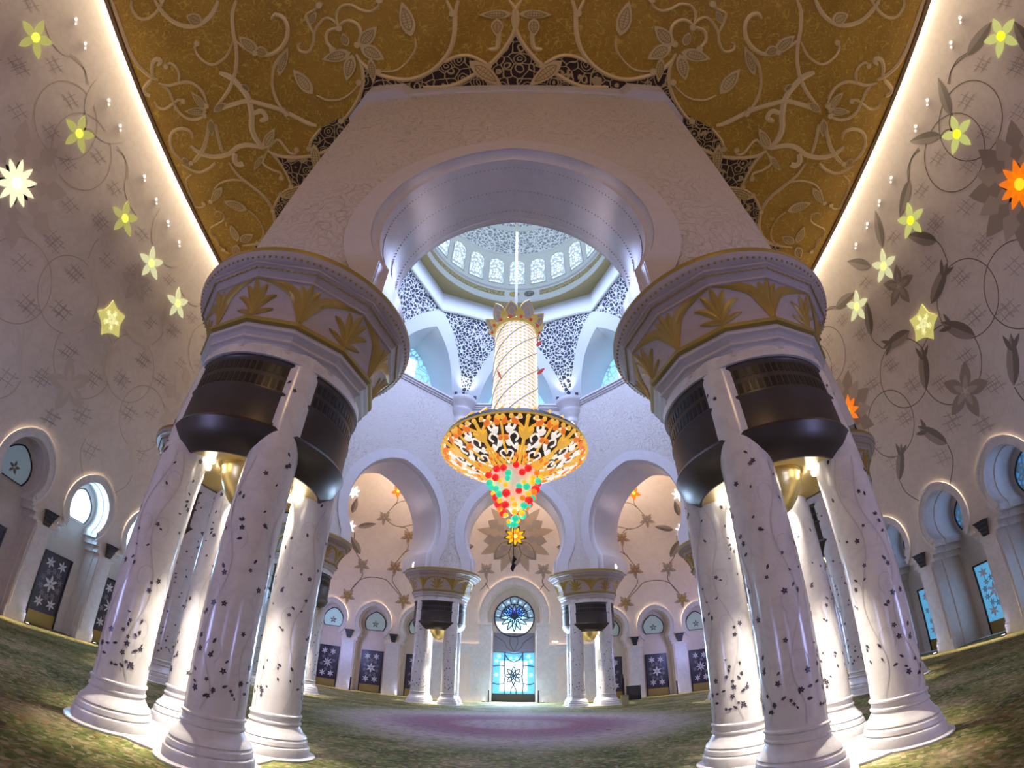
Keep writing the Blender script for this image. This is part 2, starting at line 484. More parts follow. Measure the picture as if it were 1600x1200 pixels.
def lunette(side, c, nic, depth, pane, label, flower=True, petal=None):
    fr = FR[side]; R = nic['R']*.76; zc = nic['zc']-.05; zb = zc-R*.62
    ph = math.asin((zc-zb)/R); out = []
    for i in range(25):
        a = PI+ph-(PI+2*ph)*i/24
        x, z = R*cos(a), zc+R*sin(a); k = 1-abs(x)/(R*.7)
        if k > 0 and z > zc: z += .2*k
        out.append((c+x, z))
    d = -depth
    o = MB().plate(out, fr, d+.02, d+.08).build(wname(), pane, smooth=0)
    tag(o, label, 'window', kind='structure')
    f = MB(); n = len(out); inn = [(c+(x-c)*.93, zc+(z-zc)*.93) for x, z in out]
    vs = [fr(u, v, d+.16) for u, v in out]+[fr(u, v, d+.16) for u, v in inn]+[fr(u, v, d+.02) for u, v in out]+[fr(u, v, d+.02) for u, v in inn]
    fs = []
    for i in range(n):
        j = (i+1) % n; fs += [(i, j, n+j, n+i), (i, j, 2*n+j, 2*n+i), (n+i, n+j, 3*n+j, 3*n+i)]
    f.add(vs, fs); f.build('frame', M['dark'], o, 0)
    if flower:
        s = MB(); star((c, zc-.05), .46, 5, .42, PI/2, d+.08, d+.11, fr, s, .12); s.build('star_motif', petal or M['leafA'], o, 0)
    return o

def door(side, c, depth, label, glass=None, rich=False, w=2.4):
    fr = FR[side]; d = -depth; ndoor[0] += 1
    a, b = c-w/2, c+w/2
    o = MB().plate([(a, .9), (b, .9), (b, 4.95), (a, 4.95)], fr, d+.02, d+.10).build('door_%d' % ndoor[0], glass or M['door'], smooth=0)
    tag(o, label, 'door', kind='structure')
    MB().plate([(a, .02), (b, .02), (b, .9), (a, .9)], fr, d+.02, d+.13).build('kick_plate', M['kick'], o, 0)
    f = MB()
    for P in ([(a-.12, .02), (a, .02), (a, 5.07), (a-.12, 5.07)], [(b, .02), (b+.12, .02), (b+.12, 5.07), (b, 5.07)], [(a, 4.95), (b, 4.95), (b, 5.07), (a, 5.07)]):
        f.plate(P, fr, d+.01, d+.18)
    f.build('frame', M['dark'], o, 0)
    s = MB(); cz = 2.95
    for x in (-.55, .55):
        for z in (1.6, 4.35): star((c+x, z), .42, 6, .34, PI/2, d+.10, d+.125, fr, s, .06)
    star((c, cz), .62 if rich else .66, 6 if rich else 8, .34 if rich else .2, PI/2, d+.10, d+.125, fr, s, .08)
    s.build('star_motif', M['doorstar'], o, 0)
    g = MB()
    for k in range(10 if rich else 6):
        a_ = 2*PI*k/(10 if rich else 6)+.3
        star((c+.86*cos(a_)*.95, cz+.92*sin(a_)), .27, 6, .3, .3, d+.10, d+.115, fr, g, .1)
    g.build('grey_star_motif', M['doorline'], o, 0)
    return o

DL, DR, DB = 1.5, 3.2, 1.2
wl, pierL = make_wall('left', YF, YB, HC+5.4, BAY, NI, DL)
tag(wl, 'left marble wall with arched niches, vine inlay and a glowing top edge', 'wall', kind='structure')
wr, pierR = make_wall('right', YF, YB, HC+5.4, BAY, NI, DR)
tag(wr, 'right marble wall with dark leaf and vine inlay above deep arched niches', 'wall', kind='structure')
wb, pierB = make_wall('back', -W, W, HC+5.4, BAYB, NIB, DB, portal=True)
tag(wb, 'far marble wall with the tall blue glass portal in the middle', 'wall', kind='structure')
wf = MB(); wf.box((0, YF-.2, (HC+5.4)/2), (2*W, .4, HC+5.4)); wf = wf.build('wall_front', M['wall'], smooth=0)
tag(wf, 'plain marble wall behind the viewer', 'wall', kind='structure')

# panes and doors of the niches
M['paneL1'] = mat('teal_glass', (.20,.27,.30), .3, emit=(.20,.27,.33), es=.20)
M['paneR'] = lattice('blue_glass', (.5,.8,.95), (.05,.18,.4), 3.0, .3, .16, emit=(.07,.26,.62), es=.35, warp=.2)
M['paneRd'] = mat('dim_blue_glass', (.05,.09,.2), .25, emit=(.05,.10,.24), es=.2)
M['paneB'] = mat('pale_green_glass', (.42,.50,.46), .3, emit=(.30,.42,.40), es=.12)
M['paneBl'] = mat('pale_blue_glass', (.40,.52,.58), .3, emit=(.30,.5,.58), es=.25)
M['doorglass'] = mat('blue_door_glass', (.15,.4,.6), .2, emit=(.12,.46,.80), es=.33)
for i, c in enumerate(BAY):
    nth = ORD[i]
    if i in (1, 2): p, lb = M['sky'], 'lunette blazing with daylight in the left wall, %s niche from the left edge' % nth
    else: p, lb = M['paneL1'], 'teal lunette with dark star in the left wall, %s niche from the left edge' % nth
    lunette('left', c, NI, DL, p, lb, flower=i not in (1, 2))
    door('left', c, DL, 'dark door with white stars in the left wall, %s niche from the left edge' % nth, rich=i % 2 == 1)
    lunette('right', c, NI, DR, M['paneRd'] if i == 2 else M['paneR'], 'blue glass lunette deep in the right wall, %s niche from the right edge' % nth, flower=False)
    door('right', c, DR, 'glowing blue starred door in the right wall, %s niche from the right edge' % nth, glass=M['doorglass'], rich=i % 2 == 1)
for i, c in enumerate(BAYB):
    side = 'left' if c < 0 else 'right'
    nth = ORD[2-i if c < 0 else i-3]
    lunette('back', c, NIB, DB, M['paneBl'] if i == 0 else M['paneB'], 'pale green lunette with dark star in the far wall, %s niche %s of the portal' % (nth, side))
    door('back', c, DB, 'dark door with white stars in the far wall, %s niche %s of the portal' % (nth, side), rich=abs(c) == 17.0, w=2.5)

# blue glass portal
M['pglow'] = mat('portal_white_glass', (.8,.9,1), .2, emit=(.74,.90,1), es=.9)
M['pblue'] = mat('portal_blue_glass', (.2,.6,.9), .2, emit=(.08,.42,.85), es=.42)
M['pstar'] = mat('portal_star_glass', (.7,.9,1), .2, emit=(.42,.80,1), es=.52)
M['pdeep'] = mat('portal_deep_blue_glass', (.1,.3,.8), .2, emit=(.06,.24,.9), es=.42)
M['pcyan'] = mat('portal_cyan_glass', (.3,.7,1), .2, emit=(.14,.55,1), es=.45)
M['pviolet'] = mat('portal_violet_glass', (.3,.3,.8), .2, emit=(.26,.24,.8), es=.42)
M['pgrey'] = mat('portal_grey_stone', (.22,.22,.30), .5)
M['lead'] = mat('lead_line', (.02,.025,.05), .5)
fr = FR['back']; D = -1.88; ndoor[0] += 1
po = MB().plate([(-2.42, .95), (2.42, .95), (2.42, 5.95), (-2.42, 5.95)], fr, D, D+.06).build('door_%d' % ndoor[0], M['pblue'], smooth=0)
tag(po, 'bright blue and white glass portal door in the middle of the far wall', 'door', kind='structure')
MB().plate([(-1.62, 1.25), (1.62, 1.25), (1.62, 4.9), (-1.62, 4.9)], fr, D+.06, D+.09).build('white_pane', M['pglow'], po, 0)
MB().plate([(-2.46, .02), (2.46, .02), (2.46, .95), (-2.46, .95)], fr, D, D+.16).build('kick_plate', M['bronze'], po, 0)
s = MB()
for x in (-1, 1):
    for z in (5.45, 4.85, 3.2): star((x*(1.75 if z > 5 else 2.02), z), .33, 6, .36, 0, D+.09, D+.12, fr, s, .05)
    star((x*.35, 5.2), .26, 6, .36, 0, D+.09, D+.12, fr, s, .05)
s.build('star_motif', M['pstar'], po, 0)
s = MB()
for x in (-1, 1):
    s.ribbon([(x*1.05, .95), (x*1.12, 2), (x*1.0, 3), (x*1.1, 4.2), (x*1.05, 5.95)], .12, fr, D+.12, th=.03)
    s.ribbon(spline([(x*1.0, 5.6), (x*.6, 5.0), (0, 4.75)]), .11, fr, D+.12, th=.03)
    s.ribbon(spline([(x*2.42, 4.2), (x*1.8, 4.3), (x*1.05, 4.25)]), .11, fr, D+.12, th=.03)
    s.ribbon(spline([(x*2.42, 2.2), (x*1.8, 2.05), (x*1.05, 2.2)]), .11, fr, D+.12, th=.03)
    s.ribbon(spline([(x*.3, .95), (x*.28, 1.5), (0, 2.0), (-x*.15, 2.4)]), .11, fr, D+.12, th=.03)
for k in range(8):
    a = PI/2+2*PI*k/8
    up, dn = leafpoly((0, 3.1), (1.05*cos(a), 3.1+1.1*sin(a)), .46)
    s.ribbon(up, .12, fr, D+.12, th=.03); s.ribbon([up[0]]+dn+[up[-1]], .12, fr, D+.12, th=.03)
s.build('leading', M['lead'], po, 0)
s = MB()
for k in range(8):
    a = PI/2+2*PI*k/8
    star((0, 3.1), .5, 1, .3, a, D+.10, D+.118, fr, s, .05)
s.build('blue_petal_motif', M['pcyan'], po, 0)
MB().plate([(-2.42, 5.95), (2.42, 5.95), (2.42, 8.3), (-2.42, 8.3)], fr, D, D+.10).build('stone_panel', M['pgrey'], po, 0)
s = MB()
for x in (-1, 1):
    s.ribbon(spline([(x*2.3, 7.9), (x*1.2, 7.2), (x*.9, 6.6), (x*.3, 6.1), (0, 6.0)]), .09, fr, D+.1, th=.05)
    s.ribbon(spline([(0, 8.2), (x*.5, 7.4), (x*.35, 6.7), (0, 6.0)]), .09, fr, D+.1, th=.05)
    s.ribbon(spline([(x*2.42, 5.95), (x*1.2, 5.9), (0, 5.75)]), .1, fr, D+.1, th=.05)
s.build('carved_stem', M['leafA'], po, 0)
# rose window above it
R = 2.42; ZC = 10.25
circ = [(R*cos(PI/2+2*PI*i/48), ZC+R*sin(PI/2+2*PI*i/48)+(.22*max(0, 1-abs(R*cos(PI/2+2*PI*i/48))/1.3) if sin(PI/2+2*PI*i/48) > 0 else 0)) for i in range(48)]
rw = MB().plate(circ, fr, D, D+.06).build(wname(), mat('rose_grey_glass', (.3,.4,.5), .2, emit=(.16,.28,.40), es=.3), smooth=0)
tag(rw, 'round stained glass window with a blue lotus above the portal door', 'window', kind='structure')
low = [p for p in [(R*.97*cos(a), ZC+R*.97*sin(a)) for a in [PI+.25+(PI-.5)*i/24 for i in range(25)]]]
MB().plate(low, fr, D+.06, D+.08).build('white_pane', M['pglow'], rw, 0)
for nm, mt, ks, ln, wd in (('cyan_petal', M['pcyan'], (0.12,.88,.28,.72), 1.55, .5), ('deep_blue_petal', M['pdeep'], (.36,.64,.2,.8), 1.5, .42), ('violet_petal', M['pviolet'], (.5,.43,.57), 1.15, .42),
                           ('white_petal', M['pstar'], (-.02,1.02,-.17,1.17,-.35,1.35,-.5), 1.75, .46)):
    s = MB()
    for k in ks:
        a = PI*(1-k); up, dn = leafpoly((0, ZC), (ln*cos(a), ZC+ln*sin(a)), wd); s.plate(up+dn[::-1], fr, D+.08, D+.10)
    s.build(nm, mt, rw, 0)
s = MB()
for k in (0.12,.88,.28,.72,.36,.64,.5,-.02,1.02,-.17,1.17,-.35,1.35,-.5,.2,.8):
    a = PI*(1-k); ln = 1.62 if 0 < k < 1 else 1.8
    up, dn = leafpoly((0, ZC), (ln*cos(a), ZC+ln*sin(a)), .5); s.ribbon(up, .12, fr, D+.11, th=.03); s.ribbon([up[0]]+dn+[up[-1]], .12, fr, D+.11, th=.03)
for k in range(8):
    a = PI*(.0+k/7); s.ribbon([(1.6*cos(a), ZC+1.6*sin(a)), (2.4*cos(a), ZC+2.4*sin(a))], .12, fr, D+.11, th=.03)
s.ribbon([(1.62*cos(PI*i/20), ZC+1.62*sin(PI*i/20)) for i in range(21)], .12, fr, D+.11, th=.03)
s.ribbon(circ+[circ[0]], .16, fr, D+.1, th=.08)
s.build('leading', M['lead'], rw, 0)
s = MB()
for k in range(9):
    a = PI*(.02+.96*k/8); star((2.0*cos(a), ZC+2.0*sin(a)), .2, 6, .4, 0, D+.08, D+.1, fr, s, .05)
s.build('star_motif', M['pstar'], rw, 0)

# ------------------------------------------------------------------ gold ceiling
oct_pts = []
SLOT = .46
mb = MB(); X = W-SLOT
A_, B_ = ROUT_E, ROUT_O
cx_ = B_*math.sqrt(2)-A_          # corner tangent distance along an even face
OCT = [(cx_, A_), (A_, cx_), (A_, -cx_), (cx_, -A_), (-cx_, -A_), (-A_, -cx_), (-A_, cx_), (-cx_, A_)]
hole = [(x*.985, CY+y*.985) for x, y in OCT]
fc = lambda u, v, d: (u, v, HC+d)
mb.sheet([[(-X, YF), (X, YF), (X, YB-.3), (-X, YB-.3)], hole], fc, 0)
ce = mb.build('ceiling', M['ceil'], smooth=0)
tag(ce, 'gold ceiling covered with champagne scrollwork around the domed octagon', 'ceiling', kind='structure')
# lip and border along the walls, and the closed lighting slot above it
mb = MB()
for s in (-1, 1):
    mb.box((s*(X-.16), (YF+YB)/2, HC-.04), (.36, YB-YF, .12))
mb.box((0, YB-.45, HC-.04), (2*X, .3, .12)); mb.build('border', M['border'], ce, 0)
mb = MB()
for s in (-1, 1):
    mb.box((s*(X-.1), (YF+YB)/2, HC+2.55), (.1, YB-YF, 5.1)); mb.box((s*(W-.1), (YF+YB)/2, HC+5.2), (1.0, YB-YF, .1))
mb.box((0, YB-.4, HC+2.55), (2*X, .1, 5.1)); mb.box((0, YB-.1, HC+5.2), (2*X, 1.0, .1)); mb.box((0, YF+.2, HC+5.2), (2*W, 1.0, .1))
mb.build('slot_lining', M['plaster'], ce, 0)
SCROLL= [(0.34,[(-28.45,-2.71),(-28.79,-1.48),(-28.87,-0.02),(-28.6,1.45),(-28.04,2.79),(-27.36,3.87),(-26.63,4.48)]),(0.26,[(-26.73,4.69),(-25.9,5.09),(-24.94,5.16),(-24.16,5.25),(-23.51,5.64),(-23.08,6.38),(-23.06,7.48)]),(0.26,[(-26.31,5.04),(-26.05,5.58),(-26.03,6.3),(-25.91,7.29),(-25.39,8.03),(-24.53,8.34),(-23.57,8.19)]),(0.36,[(-27.05,4.13),(-26.88,3.48),(-26.5,2.95),(-26.03,2.86),(-25.78,3.1),(-26.23,3.32)]),(0.36,[(-27.23,4.2),(-28.39,4.71),(-28.47,5.18),(-27.98,5.43)]),(0.24,[(-27.8,5.97),(-27.74,6.47),(-27.15,6.81),(-26.33,6.65),(-25.51,6.43),(-25.02,6.61)]),(0.24,[(-24.94,5.16),(-24.57,4.46),(-24.66,3.87),(-25.04,3.48),(-25.38,3.61)]),(0.3,[(-18.13,0.56),(-18.7,1.41),(-18.99,2.55),(-19.11,3.66),(-19.44,4.85),(-20.03,5.9),(-21.01,6.9),(-22.4,7.8)]),(0.36,[(-22.63,8.04),(-21.53,7.93),(-20.49,7.86),(-19.39,7.91),(-18.03,8.51),(-16.82,9.17),(-15.22,10.38),(-14.5,10.7)]),(0.24,[(-23.44,8.7),(-24.0,9.68),(-25.15,10.96),(-26.63,11.85)]),(0.3,[(-22.91,9.05),(-23.18,10.34),(-23.29,11.58)]),(0.24,[(-26.58,-2.04),(-26.76,-1.44),(-26.47,-0.63),(-25.78,-0.29),(-24.92,-0.4),(-24.08,-0.88),(-23.86,-1.12)]),(0.34,[(-24.55,-1.35),(-24.18,-0.27),(-23.41,0.77),(-22.24,1.38),(-21.13,1.37),(-20.16,0.92),(-19.47,0.2)]),(0.2,[(-19.23,3.32),(-20.05,4.17),(-21.02,4.53),(-21.73,4.41),(-22.35,3.7),(-22.47,3.02),(-22.1,2.69)]),(0.3,[(-18.97,3.38),(-18.18,4.19),(-17.01,4.8),(-16.12,4.73),(-15.33,4.19),(-14.92,3.38),(-15.03,2.57),(-15.57,2.21),(-15.95,2.47)]),(0.5,[(-21.05,5.28),(-20.26,5.85),(-19.64,6.86),(-19.36,7.81),(-19.53,9.02),(-19.88,10.0),(-19.84,10.96),(-19.41,11.88)]),(0.4,[(-19.38,8.94),(-18.62,8.85),(-18.39,9.46),(-18.98,9.58)]),(0.2,[(-15.24,4.66),(-16.49,5.69),(-16.96,6.54),(-17.2,7.35),(-17.15,8.34),(-16.79,9.06)]),(0.42,[(-26.06,10.39),(-25.43,11.23),(-24.23,11.78),(-22.82,11.79),(-21.69,11.36),(-20.64,11.37),(-19.41,11.88)]),(0.3,[(-25.58,9.85),(-25.51,9.23),(-26.18,8.77),(-27.26,8.84),(-27.95,9.59),(-28.02,10.63),(-27.47,11.68)]),(0.28,[(-27.78,11.82),(-26.97,12.56),(-26.22,12.87),(-25.11,12.68),(-24.3,12.27)]),(0.5,[(-22.09,11.8),(-22.44,12.38),(-22.28,12.85),(-21.7,12.84)]),(0.3,[(-23.7,9.29),(-24.67,10.67),(-25.66,11.46),(-26.83,12.01)]),(0.3,[(-23.08,12.49),(-22.67,13.78),(-21.84,14.93),(-21.08,15.96),(-20.69,17.07),(-20.79,18.26),(-21.25,19.45),(-22.24,20.38),(-23.42,20.78),(-25.29,20.84)]),(0.2,[(-22.34,14.4),(-23.3,14.13),(-24.42,14.17),(-25.38,14.6),(-26.45,15.75)]),(0.2,[(-27.13,12.88),(-28.02,13.3),(-28.73,14.25),(-28.83,15.35),(-28.38,16.06),(-27.61,16.18),(-27.25,15.86)]),(0.2,[(-26.77,17.2),(-26.35,16.88),(-25.82,17.15),(-26.01,17.82),(-27.0,18.2),(-27.83,18.48),(-28.09,19.25),(-27.77,19.71),(-27.9,20.52),(-27.57,20.99)]),(0.16,[(-23.04,17.23),(-22.52,18.04),(-22.38,19.19),(-22.79,20.18),(-23.49,20.64)]),(0.3,[(-19.2,12.08),(-18.44,12.67),(-17.08,13.02),(-15.78,13.1),(-14.84,12.97),(-13.71,12.66),(-12.85,12.37)]),(0.24,[(-18.96,12.33),(-18.52,13.23),(-18.25,14.34),(-18.13,15.45)]),(0.24,[(-19.44,16.18),(-20.16,16.9),(-20.64,17.55)]),(0.2,[(-18.12,16.23),(-18.47,17.1),(-18.75,17.78)]),(0.24,[(-14.21,10.95),(-15.2,11.78),(-15.58,12.42)]),(0.22,[(-19.2,12.08),(-18.1,11.34),(-17.66,11.92),(-17.36,12.57),(-16.89,12.74),(-16.63,12.37)]),(0.22,[(-19.23,12.18),(-19.97,13.01),(-19.45,13.73),(-18.73,14.16),(-18.72,14.6)]),(0.24,[(-15.84,2.39),(-15.44,2.25),(-14.96,2.82),(-15.03,3.85),(-15.8,4.64),(-16.74,4.81),(-17.71,4.48)]),(0.2,[(-15.17,4.65),(-16.41,5.49),(-16.96,6.49),(-17.16,7.6),(-16.97,8.8),(-16.6,9.39)]),(0.2,[(-14.14,4.49),(-14.48,4.66),(-14.39,5.03),(-13.81,5.2),(-13.32,4.64),(-13.12,3.98),(-12.59,3.39),(-12.07,3.14),(-11.56,3.46),(-11.31,3.95)]),(0.2,[(-13.18,3.97),(-13.38,3.25),(-13.37,2.68),(-12.75,2.46),(-12.35,2.2)]),(0.2,[(-11.4,3.82),(-11.37,3.04),(-10.95,2.56),(-10.28,2.56),(-9.69,2.97),(-9.07,3.17),(-8.54,2.92),(-8.38,2.5)]),(0.24,[(-11.4,3.82),(-10.67,3.54),(-10.06,3.91),(-9.95,4.6),(-10.28,5.23)]),(0.24,[(-11.42,3.93),(-12.13,4.04),(-12.38,4.68),(-12.04,5.32)]),(0.3,[(-10.51,5.89),(-10.27,6.5),(-9.48,7.3),(-8.4,7.83),(-7.29,8.06),(-6.14,7.86),(-5.09,7.25),(-4.25,6.28),(-3.85,5.09),(-3.72,3.81),(-3.47,2.97)]),(0.22,[(-4.22,2.92),(-3.87,3.8)]),(0.26,[(-10.42,6.02),(-10.26,7.09),(-10.44,8.14),(-11.0,9.18),(-11.96,10.22),(-12.54,10.57)]),(0.16,[(-6.4,5.12),(-6.49,6.0),(-7.14,6.85),(-7.99,7.35),(-9.13,7.29)]),(0.16,[(-13.95,8.4),(-13.18,8.89),(-12.05,8.92),(-11.1,8.42),(-10.63,7.88)]),(0.26,[(-4.63,7.05),(-3.85,6.7),(-2.99,6.68),(-2.26,7.04),(-1.74,7.4)]),(0.3,[(-0.41,3.07),(0.09,3.92),(-0.02,4.99),(-0.65,6.19),(-1.63,7.29),(-2.63,7.94),(-3.87,8.58),(-4.78,8.77),(-6.23,8.68)]),(0.3,[(-1.13,4.23),(-1.05,5.2),(-1.18,6.18),(-1.71,6.28)]),(0.2,[(-16.66,15.74),(-17.49,15.64),(-18.5,15.73),(-19.29,16.08)])]
CLEAF= [(1.0,[(-21.15,1.42),(-22.3,0.51)]),(0.9,[(-17.5,4.55),(-18.63,3.05)]),(0.7,[(-23.2,7.8),(-23.97,6.1)]),(0.7,[(-23.24,7.91),(-25.26,7.45)]),(0.6,[(-22.63,8.04),(-21.29,7.64)]),(0.6,[(-23.1,8.53),(-23.65,10.0)]),(0.8,[(-19.41,6.91),(-19.1,6.7)]),(0.8,[(-19.41,11.88),(-17.9,10.35)]),(0.7,[(-27.08,11.22),(-27.25,11.86)]),(0.7,[(-24.62,14.6),(-26.51,15.86)]),(1.1,[(-23.11,17.1),(-25.12,15.96)]),(0.9,[(-25.56,20.26),(-25.49,18.41)]),(0.9,[(-25.31,20.29),(-23.63,19.76)]),(0.9,[(-25.74,20.65),(-26.77,21.93)]),(0.8,[(-15.09,12.09),(-15.49,14.59)]),(0.8,[(-19.39,16.36),(-16.61,15.91)]),(0.5,[(-19.64,12.43),(-20.94,13.51)]),(0.6,[(-27.35,11.23),(-26.93,12.22)]),(1.1,[(-6.61,5.1),(-6.99,2.78)]),(1.1,[(-14.17,8.24),(-15.19,6.21)]),(1.0,[(-10.19,5.36),(-8.78,4.2)]),(1.0,[(-10.08,5.38),(-8.61,6.47)]),(0.9,[(-10.83,5.73),(-12.93,5.88)]),(0.9,[(-10.74,5.86),(-11.49,7.65)]),(0.6,[(-10.97,5.25),(-11.15,4.31)]),(0.6,[(-9.54,6.25),(-9.59,8.0)]),(1.0,[(-3.01,7.02),(-0.91,8.79)]),(0.6,[(-0.21,3.97),(-2.25,3.98)]),(0.8,[(-1.13,4.23),(-1.16,5.41)]),(0.6,[(-16.43,6.47),(-15.17,4.65)]),(0.5,[(-13.29,3.38),(-12.66,2.59)]),(0.8,[(-17.64,4.25),(-16.74,4.81)])]
DARK= [(0.09,4.77),(-0.65,6.19),(-1.63,7.4),(-2.37,7.04),(-3.0,6.79),(-3.86,6.75),(-4.64,7.1),(-5.33,7.46),(-6.16,7.98),(-7.3,8.14),(-8.41,7.89),(-9.49,7.36),(-10.29,6.62),(-10.26,7.09),(-10.39,8.15),(-11.0,9.18),(-11.65,9.97),(-14.21,10.95),(-15.18,11.68),(-15.71,12.7),(-15.8,13.2),(-17.11,13.12),(-18.45,12.72),(-18.25,14.34),(-18.13,15.45),(-19.29,16.08),(-20.35,17.11),(-21.19,19.46),(-22.17,20.52),(-23.45,20.84),(-24.41,20.94),(-23.95,21.4),(-23.13,21.62)]
mb = MB(); ml = MB(); mv = MB(); fcd = lambda u, v, d: (u, v, HC-d)
def ok(x, y): return abs(x) < X+.3
for s in (1, -1):
    for w_, P in SCROLL:
        P = [(s*max(-X+.62, x), y) for x, y in P]
        Q = spline(P, 5); n = len(Q)
        ws = [w_*(.45+.55*min(1, 6*min(i, n-1-i)/n+.25)) for i in range(n)]
        mb.ribbon(Q, ws, fcd, .02, th=.12)
    for w_, P in CLEAF:
        a, b = [(s*max(-X+.7, x), y) for x, y in P]
        up, dn = leafpoly(a, b, min(w_, 1.0)*.95); ml.plate(up+dn[::-1], fcd, .0, .10+.0007*len(ml.f) % .05)
        c_ = ((a[0]+b[0])/2, (a[1]+b[1])/2)
        u2 = [(c_[0]+(x-c_[0])*.66, c_[1]+(y-c_[1])*.66) for x, y in up]; d2 = [(c_[0]+(x-c_[0])*.66, c_[1]+(y-c_[1])*.66) for x, y in dn]
        mv.ribbon(u2, .07, fcd, .155); mv.ribbon([u2[0]]+d2+[u2[-1]], .07, fcd, .155); mv.ribbon([u2[0], u2[-1]], .06, fcd, .157)
        for q in range(2, 7): mv.ribbon([u2[q], d2[q-1] if q-1 < len(d2) else u2[q]], .045, fcd, .156)
    # spiral ends
    for w_, P in SCROLL:
        if w_ < .28:
            x, y = P[-1]; ml.plate([(s*x+.22*cos(2*PI*i/12), y+.22*sin(2*PI*i/12)) for i in range(12)], fcd, .0, .16+.0005*len(ml.f) % .04)
mb.build('scrollwork', M['scroll'], ce, 50); mv.build('leaf_engraving', M['scrollvein'], ce, 0); ml.build('scroll_leaf', M['scrollleaf'], ce, 0)
wallside = [(-12.2, 11.0), (-9.7, 8.3), (-7.4, 8.2), (-6.8, 8.9), (0, 8.95)]
mb = MB()
for s in (1, -1):
    loop = [(s*x, y) for x, y in DARK]
    close = [(s*-23.0, 22.3), (s*-12.0, 11.4), (s*-9.6, 9.6), (s*-6.9, 9.8), (0, 9.8), (0, DARK[0][1])]
    mb.sheet([loop+close], fcd, .015)
mb.build('openwork', M['openwork'], ce, 0)

# ------------------------------------------------------------------ octagon arcade under the dome
def face(i):
    a = rad(45*i); sa, ca = sin(a), cos(a)
    return lambda x, z, r: (r*sa+x*ca, CY+r*ca-x*sa, z)
M['dot'] = mat('pierced_dot', (.36,.33,.35), .5)
AZC, AR, AJ = 17.3, 5.25, 4.4
def arch(off=0.0, n=48):
    R = AR+off; j = AJ+off; ph = math.acos(j/R)
    pts = [(-j, RIM)]
    pts += [(x, AZC+z) for x, z in pointed(R, ph, .80, n)]
    pts.append((j, RIM)); return pts
SIDE = ['back','back_right','right','front_right','front','front_left','left','back_left']
ARC = []
for i in range(8):
    F = face(i); ro = ROUT_E if i % 2 == 0 else ROUT_O
    wo = cx_ if i % 2 == 0 else (A_*math.sqrt(2)-B_ if False else math.sqrt(A_*A_+cx_*cx_-B_*B_))
    wi = RIN*math.tan(rad(22.5))
    mb = MB(); O = arch()
    def outline(w, z1): return [(-w, RIM)]+O+[(w, RIM), (w, z1), (-w, z1)]
    mb.sheet([outline(wo, HC+.4)], lambda u, v, d: F(u, v, ro), 0)
    mb.sheet([outline(wi, 33.4)], lambda u, v, d: F(u, v, RIN), 0)
    dep = ro-RIN
    prof = [(0, 0), (.05, .03), (.09, .10), (.10, .22), (.30, .26), (.36, .30), (.5, .33), (.64, .30), (.70, .26), (.90, .22), (.91, .10), (.95, .03), (1, 0)]
    rows = []
    for t, off in prof:
        k = arch(-off); rows.append([F(x, z, ro-dep*t) for x, z in k])
    mb.grid(rows)
    for s in (-1, 1):
        mb.add([F(s*AJ, RIM, ro), F(s*wo, RIM, ro), F(s*wi, RIM, RIN), F(s*AJ, RIM, RIN)], [(0, 1, 2, 3)])
    mb.add([F(-wi, 33.4, RIN), F(wi, 33.4, RIN), F(wi, 33.4, RIN+3), F(-wi, 33.4, RIN+3)], [(0, 1, 2, 3)])
    w_ = mb.build('wall_octagon_'+SIDE[i], M['arcade'], smooth=35)
    tag(w_, 'carved marble wall with a horseshoe arch on the %s side of the domed octagon' % SIDE[i].replace('_', ' '), 'wall', kind='structure')
    ARC.append(w_)
    tb = MB()
    for rr, sg in ((ro, 1), (RIN, -1)):
        a, b = arch(0.0), arch(1.0); n = len(a)
        a = [(x, z) for x, z in a]; b = [(x if abs(x) < wi-.05 else math.copysign(wi-.05, x), z) for x, z in b]
        h = .09*sg
        vs = [F(x, z, rr+h) for x, z in a]+[F(x, z, rr+h) for x, z in b]+[F(x, z, rr-.02*sg) for x, z in a]+[F(x, z, rr-.02*sg) for x, z in b]
        fs = []
        for q in range(n-1): fs += [(q, q+1, n+q+1, n+q), (n+q, n+q+1, 3*n+q+1, 3*n+q), (q, q+1, 2*n+q+1, 2*n+q)]
        tb.add(vs, fs)
    tb.build('arch_trim', M['arch'], w_, 35)
    # smooth lining of the arch with three rows of small pierced dots
    sb = MB()
    rows = []
    for t, off in prof:
        k = arch(-off-.015); rows.append([F(x, z, ro-dep*t) for x, z in k])
    sb.grid(rows); sb.build('arch_lining', M['arch'], w_, 60)
    if i in (3, 4, 5):
        db = MB()
        for t, off in ((.2, .245), (.5, .335), (.8, .245)):
            C = spline(arch(-off-.03, 40)[3:-3], 4)
            for x, z in C[::2]: db.box(F(x, z, ro-dep*t), (.04, .04, .04), rz=rad(45*i))
        db.build('pierced_dots', M['dot'], w_, 0)
    # cornice under the gold ceiling, outside; ledge inside
    cb = MB()
    def bar(rr, sg, z0, z1, d, w): cb.plate([(-w, z0), (w, z0), (w, z1), (-w, z1)], lambda u, v, dd: F(u, v, rr+dd*sg), -.1, d)
    bar(ro, 1, 33.1, HC+.05, .14, wo); bar(ro, 1, 32.95, 33.1, .06, wo)
    cb.build('cornice', M['arch'], w_, 0)
    lb = MB()
    for z0, z1, d in ((32.75, 32.95, .12), (32.95, 33.2, .26), (33.2, 33.42, .42)):
        wq = (RIN-d)*math.tan(rad(22.5))
        lb.plate([(-wq, z0), (wq, z0), (wq, z1), (-wq, z1)], lambda u, v, dd: F(u, v, RIN-dd), -.05, d)
    lb.build('ledge', M['arch'], w_, 0)
